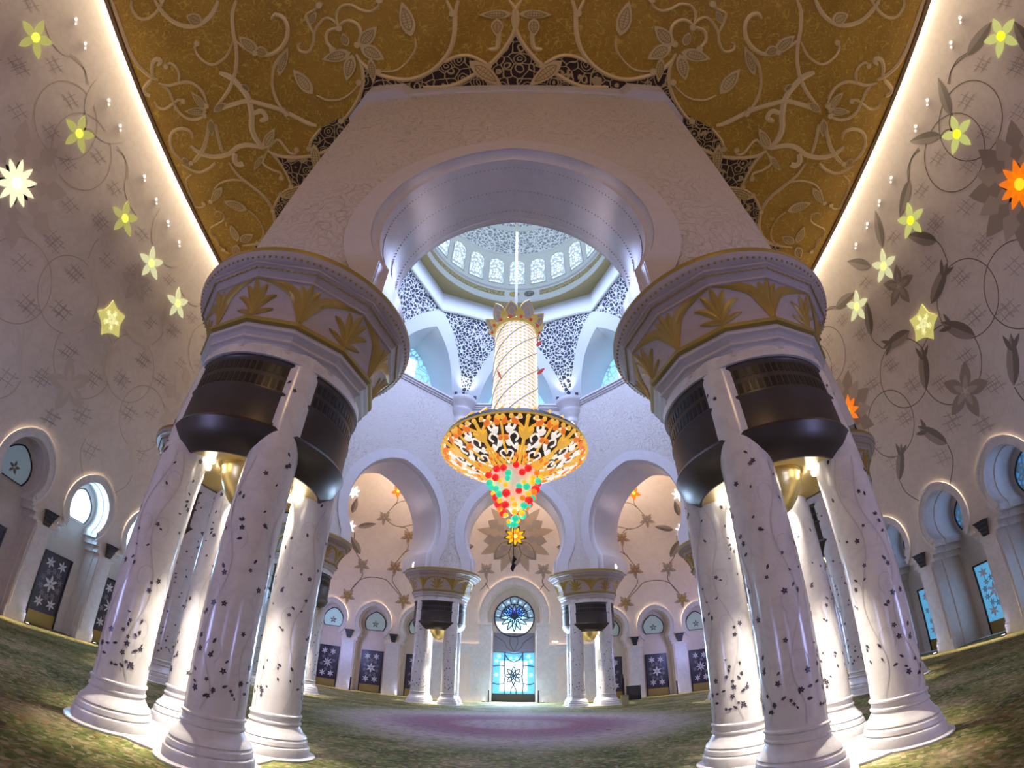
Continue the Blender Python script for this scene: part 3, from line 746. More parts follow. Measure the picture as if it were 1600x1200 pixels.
# octagonal corner turrets of the outside cornice
for k, (sx, sy) in enumerate(((-1,-1), (1,-1))):
    mb = MB(); c0 = (sx*8.6, 11.02); n = 8
    P = [(c0[0]+2.94*cos(PI/8+PI*j/4), c0[1]+2.94*sin(PI/8+PI*j/4)) for j in range(8)]
    mb.plate(P, lambda u, v, d: (u, v, d), HC+.05, 32.7)
    mb.build('corner_cornice', M['arch'], ARC[4], 0)

# corbels at the inner corners
for k in range(8):
    a = rad(22.5+45*k); r0 = RIN/cos(rad(22.5))
    c = (r0*sin(a), CY+r0*cos(a), 0)
    mb = MB()
    mb.lathe([(.05, 28.2), (.35, 28.5), (.42, 28.9), (.62, 29.1), (.62, 29.5), (.55, 29.6), (.62, 30.0), (.95, 30.6), (1.0, 30.9), (.92, 31.0), (1.0, 31.4), (1.35, 32.0), (1.4, 32.3), (1.3, 32.4), (1.38, 32.7), (1.8, 33.2), (1.9, 33.45), (1.9, 33.75), (.1, 33.76)], 28, c)
    o = mb.build('corbel', M['arch'], ARC[k], 50)

# upper tier: eight leaning pointed arches with windows, lattice pendentives between
LZ0, LZ1 = 33.4, 43.0
def lean(z): return RIN-2.75*(z-33.2)/9.8
OUTC = [(6.3, 33.4), (6.12, 34.4), (5.85, 35.2), (5.25, 36.7), (4.4, 38.2), (3.5, 39.8), (2.45, 41.2), (1.2, 42.3), (0, 43.05)]
INC = [(4.7, 33.4), (4.5, 34.4), (4.25, 35.2), (3.62, 36.7), (2.75, 38.2), (1.9, 39.2), (1.15, 39.9), (.5, 40.4), (0, 40.75)]
OUTC = [(x, z) for x, z in spline(OUTC, 3)]; INC = [(x, z) for x, z in spline(INC, 3)]
full = lambda c: c+[(-x, z) for x, z in c[::-1][1:]]
gal = []
for i in range(8):
    F = face(i); nm = SIDE[i].replace('_', ' ')
    mb = MB(); a, b = full(INC), full(OUTC)
    mb.grid([[F(x, z, lean(z)) for x, z in b], [F(x, z, lean(z)-.12) for x, z in b], [F(x, z, lean(z)-.12) for x, z in a], [F(x, z, lean(z)) for x, z in a],
             [F(x*.96, 33.4+(z-33.4)*.96, lean(z)+1.2) for x, z in a], [F(x*.9, 33.4+(z-33.4)*.90, RIN+2.6) for x, z in a]])
    o = mb.build('trim_%d' % (i+1), M['plaster'], smooth=35)
    tag(o, 'white pointed window arch leaning inward on the %s side under the dome' % nm, 'arch', kind='structure')
    gal.append(o)
    g = MB(); P = [(x*.92, 33.2+(z-33.2)*.92) for x, z in a]
    g.plate(P, lambda u, v, d: F(u, v, RIN+2.6-d), 0, .05)
    w_ = g.build(wname(), M['gallerywin'], smooth=0)
    tag(w_, 'tall pointed gallery window lit pale blue on the %s side under the dome' % nm, 'window', kind='structure')
    s = MB()
    s.plate([(-.75, 33.6), (.75, 33.6), (.75, 38.3), (-.75, 38.3)], lambda u, v, d: F(u, v, RIN+2.6-d), .06, .09)
    s.build('daylight_strip', M['sky'], w_, 0)
    # pendentive panel towards the next face, and the plain band above it
    G = face(i+1); rows = []; N = 14
    for x, z in OUTC:
        t = (z-33.4)/(43.05-33.4)
        p, q = Vector(F(x, z, lean(z))), Vector(G(-x, z, lean(z))); row = []
        for k in range(N+1):
            u = k/N; m = p.lerp(q, u); b_ = 4*u*(1-u)
            d = Vector((m.x, m.y-CY, 0)).normalized()
            row.append(m+d*(.55*b_*t)+Vector((0, 0, .95*b_*t**3)))
        rows.append(row)
    pn = MB().grid(rows).build('pendentive_lattice', M['lattice'], o, 60)
    top = rows[-1]; oc = []
    A1 = Vector(F(0, 46.75, 13.6)); A2 = Vector(G(0, 46.75, 13.6))
    up = [A1.lerp(A2, k/N) for k in range(N+1)]
    MB().grid([[p for p in top], [p-Vector((p.x, p.y-CY, 0)).normalized()*.16 for p in top], [p+Vector((0, 0, .4))-Vector((p.x, p.y-CY, 0)).normalized()*.2 for p in top], up]).build('star_band', M['plaster'], o, 35)
    tr = MB().tube([p-Vector((p.x, p.y-CY, 0)).normalized()*.1 for p in top], .17, 6); tr.build('rib_edge', mat('grey_rib_%d' % i, (.42,.45,.43), .6) if i == 0 else M['rib'], o, 50)
    if i == 0: M['rib'] = bpy.data.materials['grey_rib_0']

# khaki soffit, white ring, drum and dome
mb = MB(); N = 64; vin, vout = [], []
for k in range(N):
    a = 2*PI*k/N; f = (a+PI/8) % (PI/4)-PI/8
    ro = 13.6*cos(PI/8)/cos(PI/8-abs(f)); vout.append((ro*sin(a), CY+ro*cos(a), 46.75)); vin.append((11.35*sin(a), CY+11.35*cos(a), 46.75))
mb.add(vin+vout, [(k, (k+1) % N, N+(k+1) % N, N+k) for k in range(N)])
dm = MB()
DZ0, DZ1 = 50.35, 55.75
dm.lathe([(11.4, 46.75), (11.27, 46.6), (11.22, 46.72), (11.3, 47.0), (11.42, 47.2), (11.42, 49.2), (11.2, 49.35), (11.15, 49.6), (11.3, 49.75), (11.3, 50.1), (11.42, 50.3), (11.42, 57.0), (11.25, 57.1), (11.25, 57.4)], 96, (0, CY, 0))
do = dm.build('ceiling_dome', M['plaster'], smooth=30)
tag(do, 'pale dome with a ring of lit lattice windows above the chandelier', 'dome', kind='structure')
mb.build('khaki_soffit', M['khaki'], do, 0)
prof = []
for k in range(20):
    t = k/19*PI/2; prof.append((11.25*cos(t)**.9, 57.4+11.8*sin(t)))
MB().lathe(prof[:6], 96, (0, CY, 0)).build('dome_lattice', M['domelat'], do, 60)
MB().lathe([(prof[5][0], prof[5][1]), (prof[5][0]-.12, prof[5][1]), (prof[5][0]-.35, prof[5][1]+.55), (prof[6][0]-.0, prof[6][1])], 96, (0, CY, 0)).build('dome_rib', M['plaster'], do, 60)
MB().lathe(prof[6:], 96, (0, CY, 0)).build('dome_crown', M['domelat'], do, 60)
M['inscr'] = lattice('gold_inscription', (.26,.19,.05), (.46,.41,.27), 4, .5, .12)
gb = MB()
for k in range(4): gb.lathe([(11.40, 47.95), (11.36, 48.0), (11.36, 48.85), (11.40, 48.9)], 26, (0, CY, 0), PI/2+PI/2*k+.15, PI/2+PI/2*k+PI/2-.27)
gb.build('inscription_band', M['inscr'], do, 40)
gb = MB()
for k in range(4):
    a = PI/2+PI/2*k+.03
    gb.add([(11.34*cos(a+.06*cos(q*PI/10)), CY+11.34*sin(a+.06*cos(q*PI/10)), 48.42+.5*sin(q*PI/10)) for q in range(20)], [tuple(range(20))])
gb.build('gold_medallion', M['goldtrim'], do, 0)
gb = MB()
for k in range(4):
    a = PI/2+PI/2*k-.145
    for r_ in (1.0, .62):
        pts = [(11.33*cos(a+.055*r_*cos(q*PI/10)), CY+11.33*sin(a+.055*r_*cos(q*PI/10)), 48.42+.52*r_*sin(q*PI/10)) for q in range(21)]; gb.tube(pts, .05, 5)
    gb.tube([(11.33*cos(a+.05*q), CY+11.33*sin(a+.05*q), 48.42) for q in (-1, 0, 1)], .05, 5)
gb.build('grey_roundel', M['leafA'], do, 0)
# 24 dome windows
def dwin(k):
    a0 = 2*PI*(k+.5)/24+.0
    mb = MB(); hw = 1.02; R = 11.36
    P = [(-hw, DZ0), (hw, DZ0), (hw, DZ1-1.0)]+[(hw*cos(q), DZ1-1.0+1.0*sin(q)) for q in [PI*j/12 for j in range(1, 12)]]+[(-hw, DZ1-1.0)]
    return P, hw
P, hw = dwin(0)
loc_f = lambda u, v, d: (u, 11.36-d, v)
pane = MB().plate(P, loc_f, 0, .06)
fb = MB(); n = len(P); Q = [(x*1.1, DZ0+(z-DZ0)*1.02-.04) for x, z in P]
fb.add([loc_f(x, z, .14) for x, z in P]+[loc_f(x, z, .14) for x, z in Q]+[loc_f(x, z, 0) for x, z in Q], [(j, (j+1) % n, n+(j+1) % n, n+j) for j in range(n)]+[(n+j, n+(j+1) % n, 2*n+(j+1) % n, 2*n+j) for j in range(n)])
p0 = pane.build('window_proto', M['domewin'], smooth=0); fb.build('frame', M['plaster'], p0, 0)
dcopies = [p0]+[dup(p0) for _ in range(23)]
for k, o in enumerate(dcopies):
    a = 2*PI*k/24; o.location = (0, CY, 0); o.rotation_euler = (0, 0, -a); o.name = wname()
    if k == 0: lb = 'arched lattice window of the dome drum straight behind the chandelier rod'
    elif k <= 6: lb = 'arched lattice window of the dome drum, %s to the right of the chandelier rod' % ORD[k-1]
    elif k >= 18: lb = 'arched lattice window of the dome drum, %s to the left of the chandelier rod' % ORD[23-k]
    else: lb = 'arched lattice window on the near half of the dome drum, %s round from the right' % ORD[k-7]
    tag(o, lb, 'window', 'lattice windows round the dome', 'structure')

# ------------------------------------------------------------------ column clusters
E_, RC = 1.45, .67
def build_cluster():
    t = thing('column_cluster', (0,0,0), 'x', 'columns', 'four-column clusters carrying the dome arcade')
    # plate on the carpet
    mb = MB()
    for x in (-E_, E_):
        for y in (-E_, E_): mb.lathe([(0, .05), (1.14, .05), (1.17, .035), (1.17, 0)], 40, (x, y, 0))
    for rz in (0, PI/2):
        for q in (-1, 1):
            c = (q*E_*sin(rz), q*E_*cos(rz)); mb.box((c[0], c[1], .022), (2*E_+.9 if rz == 0 else 1.25, 1.25 if rz == 0 else 2*E_+.9, .044))
    mb.box((0, 0, .02), (2.2, 2.2, .04))
    mb.build('floor_plate', M['white'], t, 40)
    # column: shaft with a moulded base and inlay
    base = MB().lathe([(1.0, .045), (1.0, .24), (.985, .28), (.93, .31), (.95, .34), (.93, .44), (.88, .49), (.90, .52), (.87, .58), (.80, .64), (.76, .70), (.70, .80), (.685, .83), (.72, .86), (.72, .90), (.685, .93), (.685, 1.03), (.72, 1.06), (.72, 1.10), (RC, 1.13)], 48)
    shaft = MB().lathe([(RC, 1.12), (RC, 4), (RC*.995, 7), (RC*.985, 10.35)], 48)
    inl = MB(); vin = MB(); rnd = random.Random(3)
    R = RC+.006
    F = lambda u, v, d: ((R+d)*cos(u/RC), (R+d)*sin(u/RC), v)
    circ = 2*PI*RC
    for k in range(150):
        z = 1.5+7.9*rnd.random()**1.6; u = rnd.random()*circ; r = rnd.uniform(.045, .085)
        if rnd.random() < .38: star((u, z), r, 5, .55, rnd.random()*6, 0, .004, F, inl, .08)
        else:
            a = rnd.random()*2*PI; up, dn = leafpoly((u-r*.9*cos(a), z-r*.9*sin(a)), (u+r*.9*cos(a), z+r*.9*sin(a)), r*.85, 5); inl.plate(up+dn[::-1], F, 0, .004)
    for k in range(5):
        u = circ*k/5+.2; pts = [(u, 1.2)]
        for q in range(14):
            pts.append((pts[0][0]+.18*sin(q*.9+k)+.05*q*(1 if k % 2 else -1)*.4, 1.2+.42*(q+1)))
        vin.ribbon(spline(pts, 3), .03, F, .001)
        for q in (3, 6, 9, 12):
            x, z = pts[q]; s_ = 1 if q % 2 else -1
            vin.ribbon([(x+s_*.22*(1-cos(h*.42))*.9, z+.26*sin(h*.42)) for h in range(11)], .018, F, .001)
    sh = shaft.build('column', M['shaft'], t, 30)
    b0 = base.build('base', M['white'], sh, 25)
    inl.build('flower_inlay', M['inl'], sh, 0); vin.build('vine_inlay', M['vin'], sh, 0)
    cols = [sh]+[dup(sh, t) for _ in range(3)]
    for c, (x, y, r) in zip(cols, ((-E_, -E_, .4), (E_, -E_, 2.0), (E_, E_, 3.9), (-E_, E_, 5.1))):
        c.location = (x, y, 0); c.rotation_euler = (0, 0, r)
    # bronze drum with its grilles and brass soffit
    dr = MB().lathe([(2.2, 9.96), (2.62, 9.96), (2.64, 9.88), (2.59, 9.80), (2.59, 9.0), (2.63, 8.97), (2.63, 8.9), (2.60, 8.85), (2.60, 7.98), (2.66, 7.94), (2.69, 7.86), (2.66, 7.80), (2.58, 7.62), (2.46, 7.42), (2.26, 7.26), (2.12, 7.14), (2.06, 7.14), (2.02, 7.2)], 96).build('drum', M['bronze'], t, 35)
    g = MB()
    for z, h in ((9.62, .28), (9.18, .30)):
        for k in range(88):
            a = 2*PI*k/88; 
            if min(abs(((math.degrees(a)-q) + 180) % 360-180) for q in (45, 135, 225, 315)) < 10.5: continue
            g.box((2.575*cos(a), 2.575*sin(a), z), (.05, .12, h), rz=a)
    g.build('grille', M['black'], dr, 0)
    so = MB().lathe([(2.08, 7.16), (1.75, 7.24), (1.3, 7.34), (1.12, 7.44), (1.08, 7.52), (.95, 7.52)], 64).build('soffit', M['brass'], t, 40)
    MB().lathe([(1.0, 7.5), (1.0, 7.38), (.96, 7.34), (.93, 7.2), (.85, 7.0), (.7, 6.75), (.5, 6.52), (.3, 6.38), (.12, 6.32), (0, 6.30)], 48).build('bowl', M['brass'], so, 40)
    for x in (-1, 1):
        for y in (-1, 1):
            for q in (-1, 1):
                a = math.atan2(y, x)+q*.24
                MB().lathe([(.0, 7.285), (.10, 7.285), (.13, 7.255), (.15, 7.27), (.15, 7.36)], 16, (1.42*cos(a), 1.42*sin(a), -.02)).build('downlight', M['lamp'], t, 40)
    # white neck and twelve-sided cornice
    def poly(prof, m, name, par, rot=0):
        b = MB(); b.lathe([(r, z) for r, z in prof], 12, rot=rot); return b.build(name, m, par, 0)
    MB().lathe([(2.55, 9.95), (2.70, 9.96), (2.70, 10.22), (2.6, 10.4)], 96).build('neck', M['white'], t, 40)
    cap = poly([(0, 10.16), (2.72, 10.16), (2.72, 10.26), (2.66, 10.30), (2.74, 10.40), (2.84, 10.44), (2.84, 10.52), (2.78, 10.56), (2.88, 10.66), (2.98, 10.70), (3.0, 10.78), (2.92, 10.82), (2.96, 10.88)], M['capstone'], 'capital', t)
    poly([(2.96, 10.86), (3.08, 10.90), (3.09, 11.02), (3.0, 11.06), (2.95, 11.06)], M['goldtrim'], 'gold_lip', cap)
    # flared frieze
    poly([(2.95, 11.06)]+[(2.955+.10*v+.40*v*v, 11.1+1.12*v) for v in (0, .2, .4, .6, .8, 1)], M['frz'], 'frieze', cap)
    poly([(3.46, 12.2), (3.52, 12.22), (3.53, 12.28), (3.49, 12.31), (3.72, 12.52), (3.79, 12.54), (3.80, 12.60), (3.70, 12.62)], M['frz'], 'frieze_moulding', cap)
    MB().lathe([(3.60, 12.60), (3.78, 12.62), (3.92, 12.76), (3.95, 12.84), (3.97, 12.86)], 96).build('bead_band', M['frz'], cap, 40)
    MB().lathe([(3.96, 12.85), (3.98, 12.92), (3.97, 13.03), (3.9, 13.07), (2.0, 13.07)], 96).build('gold_rim', M['goldtrim'], cap, 40)
    b = MB()
    for k in range(120):
        a = 2*PI*k/120; b.sphere((3.855*cos(a), 3.855*sin(a), 12.70), .045, 6, 4)
    b.build('gold_beads', M['goldtrim'], cap, 60)
    def rp(rv, th):
        q = th % (PI/6); return rv*cos(PI/12)/cos(q-PI/12)
    def S(u, v, d):     # u degrees, v 0..1 up the flare
        z = 11.1+1.12*v; rv = 2.96+(.10*v+.40*v*v)+d; th = rad(u); r = rp(rv, th); return (r*cos(th), r*sin(th), z-.3*d)
    b = MB()
    def frond(u0, du, v1, w, bend=0.0):
        pts = []
        for k in range(8):
            t_ = k/7; pts.append((u0+du*(t_**(1.25+bend))*1.0, .03+(v1-.03)*(1-(1-t_)**(1.2+bend))))
        ws = [w*(.55+.8*k/7)*(1-(k/7)**3)+.02 for k in range(8)]
        # width acts in degrees: u scale is about 0.055 m per degree, v 1.2 m
        L, R_ = [], []
        for k in range(8):
            a, c = pts[max(k-1,0)], pts[min(k+1,7)]
            tx, ty = (c[0]-a[0])*.055, (c[1]-a[1])*1.2; l = math.hypot(tx, ty) or 1
            nx, ny = -ty/l*ws[k]/.055, tx/l*ws[k]/1.2
            L.append((pts[k][0]+nx, min(.99, max(0.0, pts[k][1]+ny)))); R_.append((pts[k][0]-nx, min(.99, max(0.0, pts[k][1]-ny))))
        vs = [S(u, v, .015) for u, v in L]+[S(u, v, .05) for u, v in pts]+[S(u, v, .015) for u, v in R_]
        fs = []
        for k in range(7): fs += [(k, k+1, 9+k, 8+k), (8+k, 9+k, 17+k, 16+k)]
        b.add(vs, fs)
    for k in range(12):
        u = 30*k
        if k % 2 == 0:
            for du, v1, w, bd in ((0,.99,.15,0), (5,.94,.13,.1), (-5,.94,.13,.1), (11,.80,.13,.1), (-11,.80,.13,.1), (20,.96,.14,.45), (-20,.96,.14,.45), (29,.99,.14,.75), (-29,.99,.14,.75)): frond(u, du, v1, w, bd)
        else:
            for du, v1, w, bd in ((0,.98,.12,0), (6.5,.88,.11,.1), (-6.5,.88,.11,.1), (12.5,.66,.10,.2), (-12.5,.66,.10,.2), (12.5,.30,.08,.0), (-12.5,.30,.08,.0)): frond(u, du, v1, w, bd)
    b.build('palm_relief', M['palm'], cap, 30)
    b = MB()
    for k in range(12):     # scalloped line below the bead band
        for q in range(9):
            pts = []
            for h in range(5):
                f = (q+h/4)/9; u = rad(30*k+30*f); rr = rp(3.66, u)-.0; zz = 12.47-.05*sin(PI*h/4)
                rr = rp(3.70-.0*(12.5-zz), u); pts.append((rr*cos(u), rr*sin(u), zz))
            b.tube(pts, .022, 4, cap=False)
    b.build('scallop_line', M['palm'], cap, 0)
    return t
M['inl'] = mat('dark_flower_inlay', (.045,.035,.05), .35)
M['vin'] = mat('grey_vine_inlay', (.56,.525,.51), .35)
M['capstone'] = marble('capital_stone', (.60,.54,.52), (.42,.37,.36), .45, .8, .2)
M['frz'] = marble('frieze_stone', (.50,.41,.385), (.38,.30,.28), .5, .8, .2)
proto = build_cluster()
CA, CB = 7.5, 18.1
SPOTS = [(-CA, CY-CB, 'column cluster with palm capital nearest the viewer on the left of the near arch'), (CA, CY-CB, 'column cluster with palm capital nearest the viewer on the right of the near arch'),
         (-CA, CY+CB, 'distant white marble column cluster just left of the blue portal'), (CA, CY+CB, 'distant white marble column cluster just right of the blue portal'),
         (-CB, CY-CA, 'column cluster mostly hidden behind the near left cluster, its rim showing beside the left wall'), (CB, CY-CA, 'column cluster mostly hidden behind the near right cluster, its rim showing beside the right wall'),
         (-CB, CY+CA, 'column cluster half hidden behind the near left cluster, in front of the far left niches'), (CB, CY+CA, 'column cluster half hidden behind the near right cluster, in front of the far right niches')]
CL = []
for k, (x, y, lb) in enumerate(SPOTS):
    o = proto if k == 0 else dup(proto)
    o.location = (x, y, 0); o['label'] = lb; CL.append(o)
    o.rotation_euler = (0, 0, (0, PI/2, PI, 3*PI/2)[k % 4])

# ------------------------------------------------------------------ chandelier
ch = thing('chandelier', (0, CY, 12.5), 'giant gilded chandelier with white scaled column, gold bowl and coloured crystal balls', 'chandelier')
Z = lambda z: z-12.5
M['scale'] = mat('lit_glass_scale', (.80,.78,.74), .3, emit=(1,.95,.86), es=.28)
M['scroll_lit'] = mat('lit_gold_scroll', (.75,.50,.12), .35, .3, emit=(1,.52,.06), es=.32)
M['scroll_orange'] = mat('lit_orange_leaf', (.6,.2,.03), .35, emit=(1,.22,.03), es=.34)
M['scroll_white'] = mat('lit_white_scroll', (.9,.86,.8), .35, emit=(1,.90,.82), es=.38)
M['bowlglass'] = mat('smoked_bowl', (.045,.038,.036), .4)
M['crownglass'] = mat('crown_pink_glass', (.42,.33,.31), .35, emit=(.8,.55,.45), es=.02)
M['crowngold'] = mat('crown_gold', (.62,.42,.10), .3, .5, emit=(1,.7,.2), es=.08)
M['redglass'] = mat('red_glass_leaf', (.55,.05,.03), .3, emit=(1,.12,.06), es=.1)
M['twig'] = mat('dark_twig', (.24,.19,.12), .5)
MB().tube([(0, 0, Z(31.5)), (0, 0, Z(69.0))], .13, 10).build('rod', mat('pale_gold_rod', (.72,.66,.46), .4), ch, 40)
core = MB().lathe([(1.55, Z(20.0)), (1.6, Z(20.4)), (1.6, Z(30.0)), (1.3, Z(30.4)), (0, Z(30.5))], 40).build('column_core', M['crowngold'], ch, 40)
sc = MB(); rows, per = 27, 30
for j in range(rows):
    z = 20.5+9.7*j/(rows-1)
    for k in range(per):
        a = 2*PI*k/per+j*.21
        r = 1.66
        c = (r*cos(a), r*sin(a), Z(z))
        # scale: a rounded, overlapping tongue
        tz, ta = .44, .185/r*1.12
        P = []
        for (da, dz, dr) in ((-1, .5, 0), (-.95, -.1, .10), (-.6, -.55, .17), (0, -.8, .20), (.6, -.55, .17), (.95, -.1, .10), (1, .5, 0)):
            aa = a+da*ta; P.append(((r+dr)*cos(aa), (r+dr)*sin(aa), Z(z)+dz*tz))
        P.append(((r+.13)*cos(a), (r+.13)*sin(a), Z(z)+.1*tz))
        sc.add(P, [(q, q+1, 7) for q in range(6)]+[(6, 0, 7)])
sc.build('scale_sleeve', M['scale'], ch, 60)
tw = MB()
for k in range(6):
    pts = []
    for j in range(30):
        z = 20.6+9.3*j/29; a = 2*PI*k/6+(z-20.5)/9.7*26*.21; pts.append((1.84*cos(a), 1.84*sin(a), Z(z)))
    tw.tube(pts, .03, 5)
tw.build('spiral_stem', M['twig'], ch, 40)
for a, z, l in ((-.35, 28.2, .8), (-.3, 25.2, .9), (-2.2, 24.0, .7)):
    lf = MB(); ca, sa = cos(a), sin(a)
    f_l = lambda u, v, d: ((1.85+d*1.0+u*.55)*ca-(u*.6)*sa*0, (1.85+d+u*.55)*sa, Z(z)+v)
    up, dn = leafpoly((0, 0), (l*1.3, .45), .4); lf.plate(up+dn[::-1], f_l, 0, .05); lf.build('red_leaf', M['redglass'], ch, 0)
# crown of lotus petals
cr_ = MB().lathe([(1.5, Z(30.0)), (1.9, Z(30.05)), (2.05, Z(30.3)), (1.9, Z(30.5)), (1.6, Z(30.6))], 40).build('crown_ring', M['crowngold'], ch, 40)
def petal(ang, R0, hgt, wid, lean_):
    b = MB()
    f = lambda u, v, d: ((R0+lean_*max(0,v/hgt)**1.3+d)*cos(ang+u/R0), (R0+lean_*max(0,v/hgt)**1.3+d)*sin(ang+u/R0), Z(30.25)+v)
    up, dn = leafpoly((0, 0), (0, hgt), wid); b.plate(up+dn[::-1], f, 0, .06)
    e = MB(); e.ribbon(up, .09, f, .06, th=.05); e.ribbon([up[0]]+dn+[up[-1]], .09, f, .06, th=.05)
    up2, dn2 = leafpoly((0, .25), (0, hgt*.7), wid*.5); e.ribbon(up2, .06, f, .06, th=.04); e.ribbon([up2[0]]+dn2+[up2[-1]], .06, f, .06, th=.04)
    return b, e
for k in range(10):
    big = k % 2 == 0
    b, e = petal(2*PI*k/10+.16, 1.95, 1.95 if big else 1.3, 1.25 if big else 1.0, .55 if big else .75)
    o = b.build('crown_petal', M['crownglass'], ch, 0); e.build('petal_edge', M['crowngold'], o, 0)
for k in range(10):
    b, e = petal(2*PI*(k+.5)/10+.16, 2.0, .62, .7, .55)
    o = b.build('crown_leaf', M['crowngold'], ch, 0)
b = MB()
for k in range(14):
    a = 2*PI*k/14; b.sphere((2.1*cos(a), 2.1*sin(a), Z(30.35)), .17, 8, 5)
b.build('crown_beads', M['redglass'], cr_, 60)
# bowl
def bowl_r(t): return 1.72+(5.28-1.72)*t
def bowl_z(t): return 16.55+1.75*max(0,t)**1.35
bw = MB().lathe([(bowl_r(k/10), Z(bowl_z(k/10))) for k in range(11)]+[(5.34, Z(18.45)), (5.2, Z(18.75)), (4.6, Z(18.95)), (3.2, Z(19.4)), (1.9, Z(20.3))], 72).build('bowl', M['bowlglass'], ch, 40)
MB().lathe([(5.28, Z(18.28)), (5.36, Z(18.32)), (5.36, Z(18.42)), (5.28, Z(18.46))], 72).build('bowl_rim', M['crowngold'], bw, 40)
MB().lathe([(1.72, Z(16.45)), (1.86, Z(16.5)), (1.86, Z(16.72)), (1.72, Z(16.75))], 48).build('lower_ring', M['crowngold'], bw, 40)
def bf(off=.12):
    # u angle (rad), v 0..1 out along the underside
    return lambda u, v, d: ((bowl_r(v)+.02)*cos(u), (bowl_r(v)+.02)*sin(u), Z(bowl_z(v))-off-d)
def ptube(b, pts, r): 
    f = bf(); b.tube([f(u, v, 0) for u, v in spline(pts, 4)], r, 5)
NS = 9
s1, s2 = MB(), MB()
h = PI/NS
for pts, r, wh in (([(0, .02), (0, .5), (0, .98)], .13, 0), ([(-.55*h, .02), (-.25*h, .25), (-.18*h, .45)], .10, 0), ([(.55*h, .02), (.25*h, .25), (.18*h, .45)], .10, 0),
                   ([(0, .34), (.5*h, .42), (.75*h, .60), (.5*h, .70), (.3*h, .62), (.42*h, .54)], .10, 1), ([(0, .34), (-.5*h, .42), (-.75*h, .60), (-.5*h, .70), (-.3*h, .62), (-.42*h, .54)], .10, 1),
                   ([(0, .70), (.35*h, .86), (.8*h, .88), (1.0*h, .98)], .11, 0), ([(0, .70), (-.35*h, .86), (-.8*h, .88), (-1.0*h, .98)], .11, 0),
                   ([(h, .05), (.75*h, .18), (.55*h, .30), (.85*h, .36), (h, .28)], .09, 1), ([(-h, .05), (-.75*h, .18), (-.55*h, .30), (-.85*h, .36), (-h, .28)], .09, 1),
                   ([(h, .30), (.95*h, .48), (h, .74), (1.0*h, .9)], .09, 0)):
    ptube(s2 if wh else s1, pts, r*(.72 if wh else .95))
f = bf(.16)
for u, v, w_ in ((0, .99, .5), (0, .62, .4)):
    pass
def pleaf(mb_, u0, v0, u1, v1, w_):
    up, dn = leafpoly((u0, v0), (u1, v1), w_); mb_.plate(up+dn[::-1], f, -.05, .10)
s3 = MB()
for u0, v0, u1, v1, w_ in ((0, .58, 0, .86, .10), (0, .60, .32*h, .80, .08), (0, .60, -.32*h, .80, .08)): pleaf(s1, u0, v0, u1, v1, w_)
for sg in (-1, 1):
    for u0, v0, u1, v1, w_ in ((.55*h, .72, .85*h, .80, .09), (.62*h, .48, .92*h, .56, .08), (.30*h, .50, .45*h, .40, .07)): pleaf(s2, sg*u0, v0, sg*u1, v1, w_)
    for u0, v0, u1, v1, w_ in ((.75*h, .60, .98*h, .66, .07), (.35*h, .86, .6*h, .98, .08), (.9*h, .86, .8*h, .98, .07), (.2*h, .22, .42*h, .30, .07)): pleaf(s3, sg*u0, v0, sg*u1, v1, w_)
    for pts, r in (([(sg*.2*h, .96), (sg*.55*h, .92), (sg*.7*h, .80), (sg*.52*h, .76), (sg*.45*h, .84)], .09), ([(sg*.95*h, .2), (sg*.7*h, .1), (sg*.5*h, .14), (sg*.55*h, .22)], .08)):
        ptube(s3 if False else s2 if pts[0][1] > .5 else s1, pts, r)
for k in range(7):
    s1.sphere(f((-.9+.3*k)*h, .985, 0), .17, 6, 4)
r1 = s1.build('bowl_scroll', M['scroll_lit'], bw, 40); r2 = s2.build('white_scroll', M['scroll_white'], r1, 40); r3 = s3.build('orange_leaf', M['scroll_orange'], r1, 0)
for k in range(1, NS):
    c = dup(r1, bw); c.rotation_euler = (0, 0, 2*PI*k/NS)
up_o = MB()
for k in range(28):
    a = 2*PI*k/28; up_o.tube([(5.2*cos(a), 5.2*sin(a), Z(18.6)), (4.9*cos(a+.06), 4.9*sin(a+.06), Z(19.1)), (4.4*cos(a), 4.4*sin(a), Z(19.0)), (4.0*cos(a-.05), 4.0*sin(a-.05), Z(19.5))], [.12, .11, .1, .06], 5)
up_o.build('upper_scroll', M['scroll_lit'], bw, 40)
# basket and crystal balls
bk = MB().lathe([(1.66, Z(16.55)), (1.60, Z(16.2)), (1.28, Z(15.4)), (.86, Z(14.6)), (.45, Z(13.9)), (.15, Z(13.5)), (0, Z(13.45))], 32).build('crystal_basket', mat('glowing_basket', (.9,.85,.8), .3, emit=(1,.78,.62), es=.20), ch, 40)
BC = [mat('ball_red', (.6,.02,.02), .1, emit=(1,.02,.03), es=.35), mat('ball_turquoise', (.05,.55,.45), .1, emit=(.02,.75,.42), es=.38), mat('ball_yellow', (.7,.5,.05), .1, emit=(1,.55,.02), es=.42), mat('ball_orange', (.7,.25,.02), .1, emit=(1,.18,.01), es=.4)]
bm_ = []
for q, (mt, r) in enumerate(((BC[0], .26), (BC[1], .22), (BC[2], .17), (BC[3], .2))):
    bm_.append((mt, r))
rb = random.Random(11); nb = 0; proto_b = {}
def bp(t): # radius of basket at height t 0 top..1 bottom
    z = 16.35-3.45*t; r = 1.78*math.sqrt(max(0.0, 1-t**1.7))*(1-.38*t); return r, z
